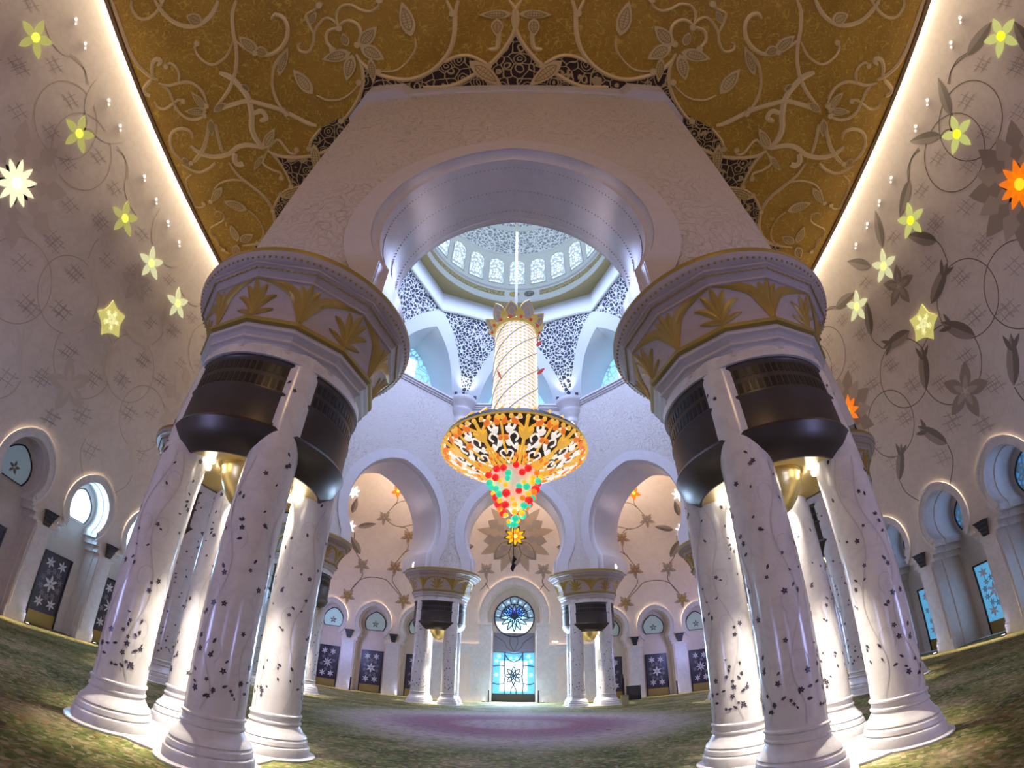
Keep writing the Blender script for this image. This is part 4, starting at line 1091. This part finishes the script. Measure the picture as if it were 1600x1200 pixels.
for j in range(9):
    t = .04+.93*j/8; r, z = bp(t); cnt = max(2, int(12*(.32+.8*r/1.8)))
    for k in range(cnt):
        a = 2*PI*(k+.5*(j % 2))/cnt+rb.uniform(-.12, .12); q = rb.choice((0,0,0,1,1,1,2,2,2,2,3,3))
        if nb >= 97: continue
        nb += 1
        zz = Z(z+rb.uniform(-.18, .12)); rr = r+rb.uniform(.02, .16)
        if q in proto_b:
            o = proto_b[q].copy(); COL.objects.link(o)
        else:
            o = MB().sphere((0,0,0), bm_[q][1], 14, 9).build('crystal_ball', bm_[q][0], None, 80); proto_b[q] = o
        o.parent = ch; o.location = (rr*cos(a), rr*sin(a), zz)
        s_ = rb.uniform(.9, 1.2); o.scale = (s_, s_, s_)
o = proto_b[1].copy(); COL.objects.link(o); o.parent = ch; o.location = (0, 0, Z(12.72))
tb = MB().tube([(0, 0, Z(12.6)), (.03, 0, Z(10.4))], .025, 5)
tb.tube([(.03, 0, Z(10.5)), (.10, 0, Z(10.3)), (0, 0, Z(10.05)), (.06, 0, Z(9.9)), (-.04, 0, Z(9.65)), (.0, 0, Z(9.45))], [.05, .16, .07, .15, .14, .03], 6)
tb.build('tassel', M['black'], ch, 40)

# ------------------------------------------------------------------ inlay and lit flowers of the walls
VINE= [[(13.99,17.25),(12.71,17.27),(11.32,17.93),(10.31,18.96),(9.96,20.36)],[(13.58,21.25),(13.33,20.27),(12.62,19.43),(11.51,19.07),(10.03,19.23)],[(11.04,19.55),(11.79,18.78),(12.17,17.12),(11.81,15.82),(11.04,15.04)],[(13.99,17.25),(14.2,16.1),(15.05,15.25)],[(19.57,17.27),(20.61,17.09),(21.95,17.49),(23.22,18.94),(23.01,21.11),(21.77,22.08),(21.2,22.38)],[(19.57,17.27),(19.43,16.24),(18.83,15.37)],[(21.39,22.54),(21.78,23.68),(21.79,24.28)],[(25.6,12.98),(25.42,11.9),(24.36,10.62)],[(20.11,12.93),(20.26,11.77),(21.3,10.54)],[(25.64,12.91),(27.03,12.86),(28.44,13.43)],[(25.07,19.83),(23.22,19.77),(22.01,18.98),(21.32,17.59),(21.59,16.07)],[(26.49,24.07),(26.03,25.66),(24.35,26.74),(22.33,26.38),(20.71,25.32),(19.32,24.2),(18.58,24.65)],[(16.73,22.56),(17.73,21.77),(18.85,21.51)],[(16.94,22.65),(15.53,21.67),(13.54,21.43)],[(-0.3,29.55),(0.49,30.19),(1.52,30.29),(2.25,29.95)],[(2.3,29.49),(1.31,28.89),(0.78,27.76),(0.75,26.25),(1.43,25.03),(2.55,24.31)],[(-2.41,25.93),(-1.52,26.79),(-0.1,27.19),(1.24,26.56),(2.18,25.37),(2.6,24.2),(2.01,22.72)],[(3.92,28.65),(5.07,27.93),(5.29,27.39)],[(5.87,28.71),(5.24,28.5),(4.8,27.9)],[(7.57,30.14),(8.78,30.31),(10.05,29.56)],[(7.2,29.7),(8.45,28.78),(9.12,26.97),(8.68,25.59)],[(9.21,26.9),(7.94,26.17),(7.25,24.9),(7.31,23.64)],[(7.27,24.53),(5.92,24.38),(4.05,24.28),(2.68,24.23)],[(10.02,29.51),(9.14,30.61),(7.34,29.7)],[(13.53,24.59),(11.27,26.77),(8.83,26.74),(7.73,25.84),(7.25,24.32),(8.54,25.2),(9.07,26.82),(8.44,28.76)],[(11.89,24.27),(12.09,22.87)],[(15.85,28.64),(16.5,28.2)]]
LEAF = [((15.45,21.6),(12.29,22.54),1.05), ((13.99,17.25),(15.65,20.02),1.05), ((11.89,24.27),(13.47,27.06),1.0), ((15.85,28.55),(14.1,31.3),.95), ((10.02,29.5),(12.84,28.6),1.0), ((13.59,12.98),(11.81,15.57),.95), ((8.0,13.0),(9.7,15.4),.9), ((5.74,28.7),(7.61,31.26),.9)]
CALYX = {0, 1, 5, 6}
HASH = [(12.14,20.96),(12.94,18.31),(10.86,16.75),(15.35,16.71),(14.6,13.9),(15.57,16.7),(15.0,14.28),(16.79,12.4),(13.4,18.35),(12.4,20.93),(13.6,23.84),(11.2,25.17),(9.8,21.02),(8.9,18.25),(11.3,16.74),(12.7,12.47),(15.89,25.39),(7.24,28.0),(6.22,25.34),(9.99,27.96),(8.56,23.72),(10.83,25.36),(14.45,28.07),(9.37,21.13),(6.9,16.7),(8.2,14.6)]
AX1, AX2 = 16.85, 4.95
def refl(y, k):     # copies of the unit [4.95, 16.85] along the wall
    base = (AX1-AX2)*2; m, s = divmod(k, 2)
    return AX2+m*base+(y-AX2) if s == 0 else AX2+m*base+base-(y-AX2)
for side, faint in (('left', True), ('right', False)):
    fr = FR[side]; wall = wl if side == 'left' else wr
    a, b, v, hsh, pA, pB = MB(), MB(), MB(), MB(), MB(), MB()
    for k in (-2, -1, 0, 1, 2, 3):
        for q, (p0, p1, w_) in enumerate(LEAF):
            p0, p1 = (refl(p0[0], k), p0[1]), (refl(p1[0], k), p1[1])
            up, dn = leafpoly(p0, p1, w_)
            a.plate(up, fr, 0, .003); b.plate([up[0]]+dn+[up[-1]], fr, 0, .003)
            if q in CALYX:
                dx, dy = p1[0]-p0[0], p1[1]-p0[1]
                for s_ in (-1, 1):
                    t0 = (p0[0]+dx*.66, p0[1]+dy*.66); t1 = (p0[0]+dx*.98-dy*.2*s_, p0[1]+dy*.98+dx*.2*s_); u_, d_ = leafpoly(t0, t1, .34); a.plate(u_+d_[::-1], fr, 0, .004)
        for q in (6, 7, 8, 14, 17, 18, 19):
            P = [(refl(y, k), z) for y, z in VINE[q]]; v.ribbon(spline(P, 5), .085, fr, .002)
        for y, z, r_ in ((6.2, 27.0, 2.75), (12.93, 19.6, 2.62), (9.45, 17.3, 2.62), (16.85, 17.3, 2.75)):
            if y == 16.85 and k % 2: continue
            y = refl(y, k); v.ribbon([(y+r_*cos(q*PI/32), z+r_*sin(q*PI/32)) for q in range(65)], .075, fr, .002)
        for y, z in HASH:
            y = refl(y, k)
            for dx in (-.26, .26):
                hsh.ribbon([(y+dx-.06, z-.62), (y+dx+.06, z+.62)], .05, fr, .002); hsh.ribbon([(y-.62, z+dx-.1), (y+.62, z+dx+.1)], .05, fr, .002)
            hsh.ribbon([(y+.5, z+.4), (y+.75, z+.45)], .05, fr, .002); hsh.ribbon([(y-.72, z-.45), (y-.45, z-.42)], .05, fr, .002)
            hsh.plate([(y+.06*cos(h), z-.02+.06*sin(h)) for h in (0, 1.6, 3.1, 4.7)], fr, 0, .006)
    for c in ((AX1, 24.95), (AX1, 15.0), (AX2+2*(AX1-AX2)+11.9, 24.95), (AX2+2*(AX1-AX2)+11.9, 15.0)):
        star(c, 2.0 if c[1] < 20 else 1.75, 5, .48, -PI/2, 0, .004, fr, pA, .08, 0)
        star(c, 1.1, 5, .4, -PI/2, .004, .006, fr, pB, .1, 0)
    for c in ((AX2, 21.1), (AX2+2*(AX1-AX2), 21.1)):
        for r_, n_, a0, w_, mb_, d_ in ((4.1, 8, 0, .42, pA, .003), (3.6, 8, PI/8, .42, pB, .004), (2.7, 8, 0, .46, pA, .005), (2.2, 8, PI/8, .5, pB, .006)):
            star(c, r_, n_, w_, a0+PI/2, 0, d_, fr, mb_, .1, 0)
    a.build('leaf_inlay', M['leafL'] if faint else M['leafA'], wall, 0); b.build('leaf_half_inlay', mat('faint_leaf_light', (.62,.555,.50), .4) if faint else M['leafB'], wall, 0)  # paler stone for the other half of each leaf
    v.build('vine_inlay', M['vineL'] if faint else M['vine'], wall, 0); hsh.build('square_script_inlay', M['kufic'], wall, 0)
    fa = (mat('faint_petal_a', (.535,.47,.41), .42), mat('faint_petal_b', (.59,.525,.465), .42)) if faint else (M['petalA'], M['petalB'])
    pA.build('flower_inlay', fa[0], wall, 0); pB.build('flower_light_inlay', fa[1], wall, 0)

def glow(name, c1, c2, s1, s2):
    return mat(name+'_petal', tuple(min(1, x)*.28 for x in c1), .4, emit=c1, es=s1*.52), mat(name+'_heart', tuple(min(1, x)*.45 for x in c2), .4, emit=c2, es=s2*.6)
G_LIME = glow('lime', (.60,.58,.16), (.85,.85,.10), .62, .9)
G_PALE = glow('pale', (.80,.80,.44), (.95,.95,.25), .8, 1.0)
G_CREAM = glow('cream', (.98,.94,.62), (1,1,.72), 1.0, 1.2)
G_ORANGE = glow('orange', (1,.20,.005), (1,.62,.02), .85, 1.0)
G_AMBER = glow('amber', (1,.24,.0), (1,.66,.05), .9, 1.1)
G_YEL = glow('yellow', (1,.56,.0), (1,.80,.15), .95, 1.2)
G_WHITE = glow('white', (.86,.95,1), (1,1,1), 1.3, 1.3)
def flower_lamp(side, c, r, n, w_, g, label, a0=-PI/2, group='lit flowers of the marble walls', rings=1):
    fr = FR[side]; o0 = fr(c[0], c[1], .03)
    loc = lambda u, v, d: tuple(x-y for x, y in zip(fr(c[0]+u, c[1]+v, d), o0))
    t = thing('flower_wall_lamp', o0, label, 'wall lamp', group)
    for k in range(n):
        b = MB(); star((0, 0), r, 1, w_, a0+2*PI*k/n, .03, .09, loc, b, .10); b.build('petal', g[0], t, 0)
    if rings > 1:
        b = MB(); star((0, 0), r*.62, n, w_, a0+PI/n, .09, .10, loc, b, .1); b.build('inner_petals', g[2], t, 0)
    b = MB(); b.plate([(r*.24*cos(q*PI/8), r*.24*sin(q*PI/8)) for q in range(16)], loc, .03, .13); b.build('heart', g[1], t, 0)
    return t
def pent(side, c, r, label):
    fr = FR[side]; o0 = fr(c[0], c[1], .03)
    loc = lambda u, v, d: tuple(x-y for x, y in zip(fr(c[0]+u, c[1]+v, d), o0))
    t = thing('pentagon_wall_lamp', o0, label, 'wall lamp', 'lit flowers of the marble walls')
    P = []
    for k in range(5):
        a, b = -PI/2+2*PI*k/5, -PI/2+2*PI*(k+1)/5
        for q in range(5):
            f = q/5; x, y = cos(a)*(1-f)+cos(b)*f, sin(a)*(1-f)+sin(b)*f; kk = 1-.18*sin(PI*f); P.append((r*x*kk, r*y*kk))
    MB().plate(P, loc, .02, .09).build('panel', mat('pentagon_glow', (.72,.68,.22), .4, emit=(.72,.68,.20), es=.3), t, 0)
    b = MB(); star((0, 0), r*.42, 5, .6, PI/2, .09, .11, loc, b, .1)
    for k in range(5): star((r*.42*cos(PI/2+k*2*PI/5), r*.42*sin(PI/2+k*2*PI/5)), r*.16, 5, .5, 0, .09, .11, loc, b, .1)
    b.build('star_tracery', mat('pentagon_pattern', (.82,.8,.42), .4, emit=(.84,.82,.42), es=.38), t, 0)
for side in ('left', 'right'):
    fl_ = side == 'left'
    g1 = G_LIME if fl_ else glow('lime_r', (.68,.72,.22), (.9,.82,.02), .7, 1.0)
    g2 = G_PALE
    names = ['first','second','third','fourth','fifth']
    for k, (y, z) in enumerate(((-2.3, 27.35), (4.97, 27.35), (12.33, 27.35), (16.8, 27.3), (21.4, 27.35))):
        flower_lamp(side, (y, z), 1.45, 5, .42, g1 if k < 3 else g2, '%s glowing five-petal flower in the %s wall, %s from the top corner' % ('lime yellow' if k < 3 else 'pale yellow', side, names[k]))
    pent(side, (16.87, 21.0), 1.45, 'yellow glowing pentagon panel in the %s wall below the row of flowers' % side)
    if fl_: flower_lamp(side, (AX2, 21.05), 1.55, 10, .30, G_CREAM, 'large cream glowing star flower near the left edge of the left wall', a0=PI/2)
    else:
        flower_lamp(side, (AX2, 21.1), 1.6, 10, .34, G_ORANGE+(G_AMBER[0],), 'large orange glowing sunflower near the right edge of the right wall', a0=PI/2, rings=2)
        flower_lamp(side, (AX2+2*(AX1-AX2)-.7, 21.0), 1.5, 10, .34, G_ORANGE+(G_AMBER[0],), 'orange glowing sunflower in the right wall, half hidden by the near right columns', a0=PI/2, rings=2)
M['glint_disc'] = mat('glint_glow', (1,1,1), .5, emit=(1,.95,.85), es=1.0)
# glowing discs painted in for glints on the polished side walls
for side in ('left', 'right'):
    fr = FR[side]; nm = side
    for k, y in enumerate((-2.35, -.45, 4.15, 6.35, 10.95, 13.2, 15.5, 17.7)):
        o0 = fr(y, 31.33, .02); loc = lambda u, v, d: tuple(p-q for p, q in zip(fr(y+u, 31.33+v, d), o0))
        t = thing('wall_spotlight', o0, 'tiny painted glint pair at the top of the %s wall, %s from the top corner' % (side, ORD[k]), 'spotlight', 'painted glints along the glowing wall tops')
        for u, v, r in ((0, 0, .11), (.30, -.18, .07)):
            b = MB(); b.plate([(u+r*cos(q*PI/6), v+r*sin(q*PI/6)) for q in range(12)], loc, 0, .06); b.build('glint_disc', M['glint_disc'], t, 0)

# far wall: inlay and lit flowers
fr = FR['back']
v, lf, lf2, pA, pB, pG, pS = MB(), MB(), MB(), MB(), MB(), MB(), MB()
for s in (-1, 1):
    for x, z, mb_ in ((17.4, 22.2, pA), (13.75, 19.8, pB), (19.4, 15.5, pA), (15.05, 15.55, pB), (20.75, 11.4, pG), (13.5, 11.45, pG), (3.52, 15.8, pA), (13.3, 33.0, pB), (24.5, 15.5, pA), (24.3, 21.8, pA)):
        star((s*x, z), 1.12, 5, .42, -PI/2, 0, .012, fr, pS, .05); star((s*x, z), .78, 6, .42, PI/2, .012, .02, fr, mb_, .05)
    for P in ([(16.0, 25.6), (15.9, 24.7), (16.6, 23.6), (17.2, 22.8)], [(16.4, 23.9), (15.6, 24.6), (14.6, 24.8), (13.5, 24.7)], [(16.9, 21.8), (15.8, 21.2), (14.4, 21.0), (13.9, 20.5)], [(15.0, 21.0), (13.6, 21.4), (12.6, 21.6)], [(13.8, 19.2), (13.7, 18.2), (14.5, 17.0), (15.0, 16.2)], [(14.3, 17.4), (13.5, 18.0), (12.7, 18.3)],
              [(19.3, 14.8), (19.2, 14.1), (19.9, 12.9), (20.6, 12.0)], [(15.1, 14.9), (15.2, 13.9), (14.4, 12.8), (13.7, 12.0)], [(20.4, 12.3), (19.5, 13.5), (18.5, 14.0), (17.2, 14.1), (16.0, 13.9), (15.2, 13.2), (14.1, 12.2)],
              [(3.5, 15.1), (3.4, 14.2), (4.2, 13.2)], [(3.6, 14.2), (3.0, 13.3)], [(21.2, 19.9), (21.0, 18.5), (20.4, 17.0), (19.6, 16.2)]):
        v.ribbon(spline([(s*x, z) for x, z in P], 5), .10, fr, .006)
    for p0, p1, w_ in (((5.2, 18.9), (8.6, 18.4), 1.1), ((20.9, 20.7), (18.3, 21.3), .8), ((19.9, 17.0), (21.6, 19.3), 1.0), ((22.0, 22.6), (21.7, 24.9), .9), ((9.2, 24.0), (6.6, 22.6), .9)):
        up, dn = leafpoly((s*p0[0], p0[1]), (s*p1[0], p1[1]), w_); lf.plate(up, fr, 0, .012); lf2.plate([up[0]]+dn+[up[-1]], fr, 0, .012)
ctr = (0.0, 20.3)
for r_, n_, a0, w_, mb_, d_ in ((5.0, 9, 0, .30, pS, .008), (4.1, 9, PI/9, .62, pA, .012), (3.6, 9, 0, .48, pS, .016), (2.9, 9, PI/9, .52, pA, .020), (2.3, 9, 0, .50, pS, .024)):
    star(ctr, r_, n_, w_, a0+PI/2, 0, d_, fr, mb_, .08)
for k in (-1, 0, 1):
    a = -PI/2+k*2*PI/9
    up, dn = leafpoly((ctr[0]+1.0*cos(a), ctr[1]+1.0*sin(a)), (ctr[0]+3.9*cos(a), ctr[1]+3.9*sin(a)), 1.5); v.ribbon(up, .09, fr, .03); v.ribbon([up[0]]+dn+[up[-1]], .09, fr, .03)
v.build('vine_inlay', M['vine'], wb, 0); lf.build('leaf_inlay', M['leafA'], wb, 0); lf2.build('leaf_half_inlay', M['leafB'], wb, 0)
pS.build('flower_pale_inlay', mat('pale_taupe_petal', (.40,.31,.23), .42), wb, 0); pA.build('flower_inlay', M['petalA'], wb, 0); pB.build('rust_flower_inlay', M['petalR'], wb, 0); pG.build('ochre_flower_inlay', M['petalG'], wb, 0)  # first mesh: paler back petals of the flowers
flower_lamp('back', (0, 20.3), 1.25, 9, .36, G_YEL+(G_AMBER[0],), 'yellow glowing sunflower high on the far wall above the portal', a0=-PI/2, rings=2)
for s, nm in ((-1, 'left'), (1, 'right')):
    flower_lamp('back', (s*16.0, 26.15), 1.0, 5, .52, G_AMBER, 'orange glowing flower high on the far wall inside the %s far arch' % nm)
    flower_lamp('back', (s*22.1, 20.6), 1.0, 7, .34, G_WHITE, 'white glowing flower at the edge of the %s far arch' % nm)
    flower_lamp('back', (s*22.4, 25.7), 1.0, 7, .34, G_WHITE, 'white glowing flower high behind the %s far arch edge' % nm)

# ------------------------------------------------------------------ sconces, base uplights, posts, odds and ends
def sconce(side, c, z, label):
    fr = FR[side]; o0 = fr(c, z, .10); loc = lambda u, v, d: tuple(p-q for p, q in zip(fr(c+u, z+v, .11+d), o0))
    t = thing('wall_sconce', o0, label, 'wall lamp', 'dark wedge sconces between the niches')
    b = MB(); vs = []
    for v_, h_, d_ in ((.5, .52, .46), (.42, .50, .42), (.42, .46, .38), (.15, .38, .32), (.15, .35, .30), (-.12, .31, .26), (-.12, .28, .24), (-.48, .22, .16)):
        vs += [loc(-h_, v_, 0), loc(-h_, v_, d_), loc(h_, v_, d_), loc(h_, v_, 0)]
    fs = [(0, 1, 2, 3), tuple(28+q for q in (3, 2, 1, 0))]
    for j in range(7):
        for q in range(4): fs.append((4*j+q, 4*j+(q+1) % 4, 4*j+4+(q+1) % 4, 4*j+4+q))
    b.add(vs, fs); b.build('shade', M['sconce'], t, 0)
    b = MB()
    for v_, h_, d_ in ((.29, .425, .37), (.01, .345, .30), (-.27, .275, .225)):
        b.plate([(-h_, v_-.03), (h_, v_-.03), (h_, v_+.03), (-h_, v_+.03)], loc, d_-.02, d_+.03)
    b.build('louvre', M['bronze'], t, 0)
def uplight(side, c, label, dd=.35):
    fr = FR[side]; p = fr(c, 0, dd)
    t = thing('floor_uplight', (p[0], p[1], 0), label, 'floor lamp', 'small uplights at the foot of the walls')
    MB().lathe([(0, 0.0), (.16, 0.0), (.16, .07), (.13, .09)], 16).build('housing', M['bronze'], t, 40)
    MB().lathe([(.13, .085), (0, .095)], 16).build('lens', M['coollamp'], t, 40)
for side, pier in (('left', pierL), ('right', pierR), ('back', pierB)):
    for k, (c, wd) in enumerate(pier):
        if side == 'back': where = 'in the far wall, %s %s of the portal' % (ORD[(2-k if c < 0 else k-1) if False else (1-k if c < 0 else k-2)], 'left' if c < 0 else 'right')
        else: where = 'in the %s wall, %s in from the picture edge' % (side, ORD[k])
        sconce(side, c, 6.72, 'dark wedge sconce '+where)
        uplight(side, c+.9 if side != 'back' else c+.9*(1 if c < 0 else -1), 'lit uplight at the pier foot '+where)
for s, nm in ((-1, 'left'), (1, 'right')):
    uplight('back', s*3.3, 'small lit uplight beside the %s jamb of the portal' % nm, .45)
def post(x, y, h, label):
    t = thing('barrier_post', (x, y, 0), label, 'post', 'dark posts in front of the far doors')
    MB().lathe([(0, 0), (.16, 0), (.16, .04), (.05, .06), (.05, .08)], 16).build('foot', M['black'], t, 40)
    MB().box((0, 0, .06+h/2), (.14, .10, h)).build('shaft', M['black'], t, 0)
post(-2.75, YB-.55, 1.35, 'dark post at the left jamb of the portal'); post(2.8, YB-.55, 1.35, 'dark post at the right jamb of the portal')
post(-18.75, YB-.7, 1.5, 'dark post beside the star door left of the portal'); post(18.75, YB-.7, 1.5, 'dark post beside the star door right of the portal')
t = thing('wall_mounted_exit_light', (4.75, YB-.28, 7.05), 'small white lit box on the ledge right of the portal', 'light')
MB().box((0, 0, 0), (.72, .12, .24)).build('housing', M['white'], t, 0); MB().box((0, -.07, 0), (.66, .03, .19)).build('diffuser', mat('exit_glow', (1,1,1), .5, emit=(1,1,1), es=1.6), t, 0)
t = thing('media_cabinet', (12.9, 52.2, 0), 'black cabinet with a screen standing right of the right far column cluster', 'cabinet')
MB().box((0, 0, .8), (1.5, .6, 1.5)).build('body', M['black'], t, 0); MB().box((0, -.32, 1.0), (1.2, .05, .9)).build('screen', M['dark'], t, 0); MB().box((0, 0, .03), (1.3, .5, .06)).build('foot', M['black'], t, 0)
t = thing('stand_pole', (10.3, 45.2, 0), 'thin black stand on the carpet right of the right far column cluster', 'stand')
MB().lathe([(0, 0), (.22, 0), (.22, .04), (.04, .07)], 20).build('foot', M['black'], t, 40); MB().tube([(0, 0, .05), (.0, 0, 2.5)], .06, 8).build('pole', M['black'], t, 40); MB().box((-.1, 0, 2.35), (.18, .12, 1.0)).build('head', M['black'], t, 0)
t = thing('donation_box', (10.1, 44.2, 0), 'small pale box at the foot of the right far column cluster', 'box')
MB().box((0, 0, .42), (.62, .5, .84)).build('body', mat('pale_olive_box', (.40,.36,.20), .6), t, 0); MB().box((0, 0, .87), (.7, .56, .06)).build('lid', M['khaki'], t, 0)
# floodlights on the ledge under the dome
for k in (0, 1, 6, 7):
    a = rad(22.5+45*k); r0 = RIN/cos(rad(22.5))-1.2
    for q, da in enumerate((-.075, 0, .075)):
        if q == 1: continue
        p = (r0*sin(a+da), CY+r0*cos(a+da), 33.78)
        t = thing('ledge_spotlight', p, 'black floodlight, %s end of the corbel %s under the dome' % ('left' if (da < 0) == (k in (0, 1, 6, 7)) else 'right', ['right of the far side','on the far right','on the right','near right','near left','on the left','on the far left','left of the far side'][k]), 'floodlight', 'black floodlights on the ledge under the dome')
        MB().box((0, 0, .03), (.3, .3, .06)).build('foot', M['black'], t, 0); MB().box((0, 0, .22), (.34, .34, .3)).build('body', M['black'], t, 0)

# ------------------------------------------------------------------ lights
def lamp(kind, name, loc, energy, col, **kw):
    L = bpy.data.lights.new(name, kind); L.energy = energy; L.color = col
    for k, v in kw.items():
        if k not in ('rot', 'aim'): setattr(L, k, v)
    o = bpy.data.objects.new(name, L); COL.objects.link(o); o.location = loc
    if 'rot' in kw: o.rotation_euler = kw['rot']
    if 'aim' in kw:
        d = Vector(kw['aim'])-Vector(loc); o.rotation_euler = d.to_track_quat('-Z', 'Y').to_euler()
    return o
WARM, COOL, BLUE = (1, .80, .56), (.74, .84, 1), (.5, .56, 1)
# strip lamps hidden in the slot between ceiling and side walls
COVE = 4600
for s in (-1, 1):
    for k in range(9):
        y = -29.0+10.0*k
        lamp('AREA', 'slot_lamp', (s*(W-.24), y, HC+4.6), COVE, WARM, shape='RECTANGLE', size=.2, size_y=9.8, rot=(0, s*-.18, 0))
for k in range(6):
    lamp('AREA', 'slot_lamp', (-25+10.0*k, YB-.17, HC+4.6), COVE*2.1, WARM, shape='RECTANGLE', size=9.8, size_y=.2, rot=(.18, 0, 0))
# column spots in the brass soffits
for k, (x, y, lb) in enumerate(SPOTS):
    for sx in (-1, 1):
        for sy in (-1, 1):
            p = (x+sx*.92, y+sy*.92, 7.1)
            lamp('SPOT', 'column_spot', p, 1900, (1, .90, .76), spot_size=rad(64), spot_blend=.6, shadow_soft_size=.07, aim=(x+sx*1.12, y+sy*1.12, 0))
# uplights on the capitals washing the arch linings
for i in range(8):
    F = face(i); ro = ROUT_E if i % 2 == 0 else ROUT_O
    for s in (-1, 1):
        lamp('SPOT', 'arch_spot', F(s*4.05, RIM+.25, (RIN+ro)/2), 1500, (1, .82, .88), spot_size=rad(58), spot_blend=1.0, shadow_soft_size=.12, aim=F(s*5.6, 18, (RIN+ro)/2))
# floodlights of the ledge, shining up into the gallery
for k in range(8):
    a = rad(22.5+45*k); r0 = RIN/cos(rad(22.5))-1.2
    lamp('SPOT', 'ledge_flood', (r0*sin(a), CY+r0*cos(a), 34.25), 420, (.86, .93, 1), spot_size=rad(110), spot_blend=.8, shadow_soft_size=.25, aim=(r0*.55*sin(a), CY+r0*.55*cos(a), 47))
# wall washers of the base uplights
for side, pier in (('left', pierL), ('right', pierR), ('back', pierB)):
    fr = FR[side]
    for c, wd in pier:
        cc = c+.9 if side != 'back' else c+.9*(1 if c < 0 else -1)
        lamp('SPOT', 'base_spot', fr(cc, .16, .4), 28, BLUE, spot_size=rad(110), spot_blend=.9, shadow_soft_size=.08, aim=fr(cc, 6, .3))
# added fill lamps hidden above the far arches to brighten the far wall
for x in (-15, 0, 15):
    lamp('POINT', 'aisle_fill', (x, 50.4, 29.5), 620, (1, .83, .74), shadow_soft_size=.5)
# glow of the chandelier
lamp('POINT', 'chandelier_glow', (0, CY, 12.9), 150, (1, .80, .55), shadow_soft_size=.3)
# added blue fill without fixtures, behind the viewer and in the far aisles
for x, y, z, e in ((0, -11.0, 3.2, 300), (-18, -4, 3.2, 1350), (18, -4, 3.2, 1350), (-23, 46, 5, 900), (23, 46, 5, 900)):
    lamp('POINT', 'hall_fill', (x, y, z), e, (.40, .45, 1), shadow_soft_size=1.5)
lamp('POINT', 'rear_warm_fill', (0, -14.0, 23.0), 1500, (1, .66, .32), shadow_soft_size=2.0)  # added warm fill behind the viewer for the arcade front
# daylight entering through the dome drum, the portal and the bright lunettes
lamp('AREA', 'dome_daylight', (0, CY, 46.3), 5000, (.45, .55, 1), shape='DISK', size=20.0, rot=(0, 0, 0))
lamp('POINT', 'dome_window_glow', (0, CY, 56.0), 900, (.80, .92, 1), shadow_soft_size=2.0)
lamp('AREA', 'portal_daylight', (0, YB-.2, 3.4), 2600, (.45, .68, 1), shape='RECTANGLE', size=4.6, size_y=5.0, rot=(-PI/2+.35, 0, 0))
lamp('AREA', 'rose_daylight', (0, YB-.2, 10.2), 500, (.50, .68, 1), shape='DISK', size=4.4, rot=(-PI/2+.5, 0, 0))
for c in (22.95, 29.05):
    lamp('AREA', 'lunette_daylight', (-W-DL+.25, c, 8.8), 260, (.30, .62, 1), shape='DISK', size=2.2, rot=(0, -PI/2, 0))
for c in (16.85, 22.95, 29.05):
    lamp('AREA', 'lunette_daylight', (W+DR-.25, c, 8.8), 12, (.30, .52, 1), shape='DISK', size=2.2, rot=(0, PI/2, 0))
    lamp('AREA', 'door_daylight', (W+DR-.3, c, 2.9), 20, (.32, .58, 1), shape='RECTANGLE', size=3.8, size_y=2.2, rot=(0, PI/2, 0))

# ------------------------------------------------------------------ world, camera, colour
w = bpy.data.worlds.new('World'); SC.world = w; w.use_nodes = True
w.node_tree.nodes['Background'].inputs[0].default_value = (.30, .36, .55, 1); w.node_tree.nodes['Background'].inputs[1].default_value = .3
cam = bpy.data.cameras.new('Camera'); co = bpy.data.objects.new('Camera', cam); COL.objects.link(co); SC.camera = co
cam.type = 'PANO'; cam.sensor_fit = 'HORIZONTAL'; cam.sensor_width = 36.0; cam.sensor_height = 27.0
K = dict(k0=0.0, k1=-6.37700124e-02, k2=-2.42526522e-08, k3=1.68569243e-05, k4=-2.38669050e-07)
def setp(tgt):
    tgt.panorama_type = 'FISHEYE_LENS_POLYNOMIAL'; tgt.fisheye_fov = 3.1
    for k, v in K.items(): setattr(tgt, 'fisheye_polynomial_'+k, v)
if hasattr(cam, 'panorama_type'): setp(cam)
elif hasattr(cam, 'cycles'): setp(cam.cycles)
cam.clip_start = .05; cam.clip_end = 400
Rm = [[0.99988, 0.00764, 0.01381], [-0.00642, -0.60236, 0.7982], [-0.01441, 0.79819, 0.60224]]
r_, u_, f_ = [Vector(v) for v in Rm]
u_ = (u_-r_*u_.dot(r_)).normalized(); b_ = r_.cross(u_)
m = Matrix((r_, u_, b_)).transposed().to_4x4(); m.translation = (.26066786, 0, 2.65217826); co.matrix_world = m
SC.view_settings.view_transform = 'Standard'; SC.view_settings.look = 'None'; SC.view_settings.gamma = 1.0
SC.view_settings.use_curve_mapping = False
SC.view_settings.exposure = 0.92
cy = SC.cycles
cy.max_bounces = 6; cy.diffuse_bounces = 4; cy.glossy_bounces = 2; cy.transmission_bounces = 2; cy.transparent_max_bounces = 4
cy.caustics_reflective = False; cy.caustics_refractive = False; cy.sample_clamp_indirect = 4.0; cy.blur_glossy = 1.0
cy.use_denoising = True
try: cy.use_light_tree = True
except Exception: pass
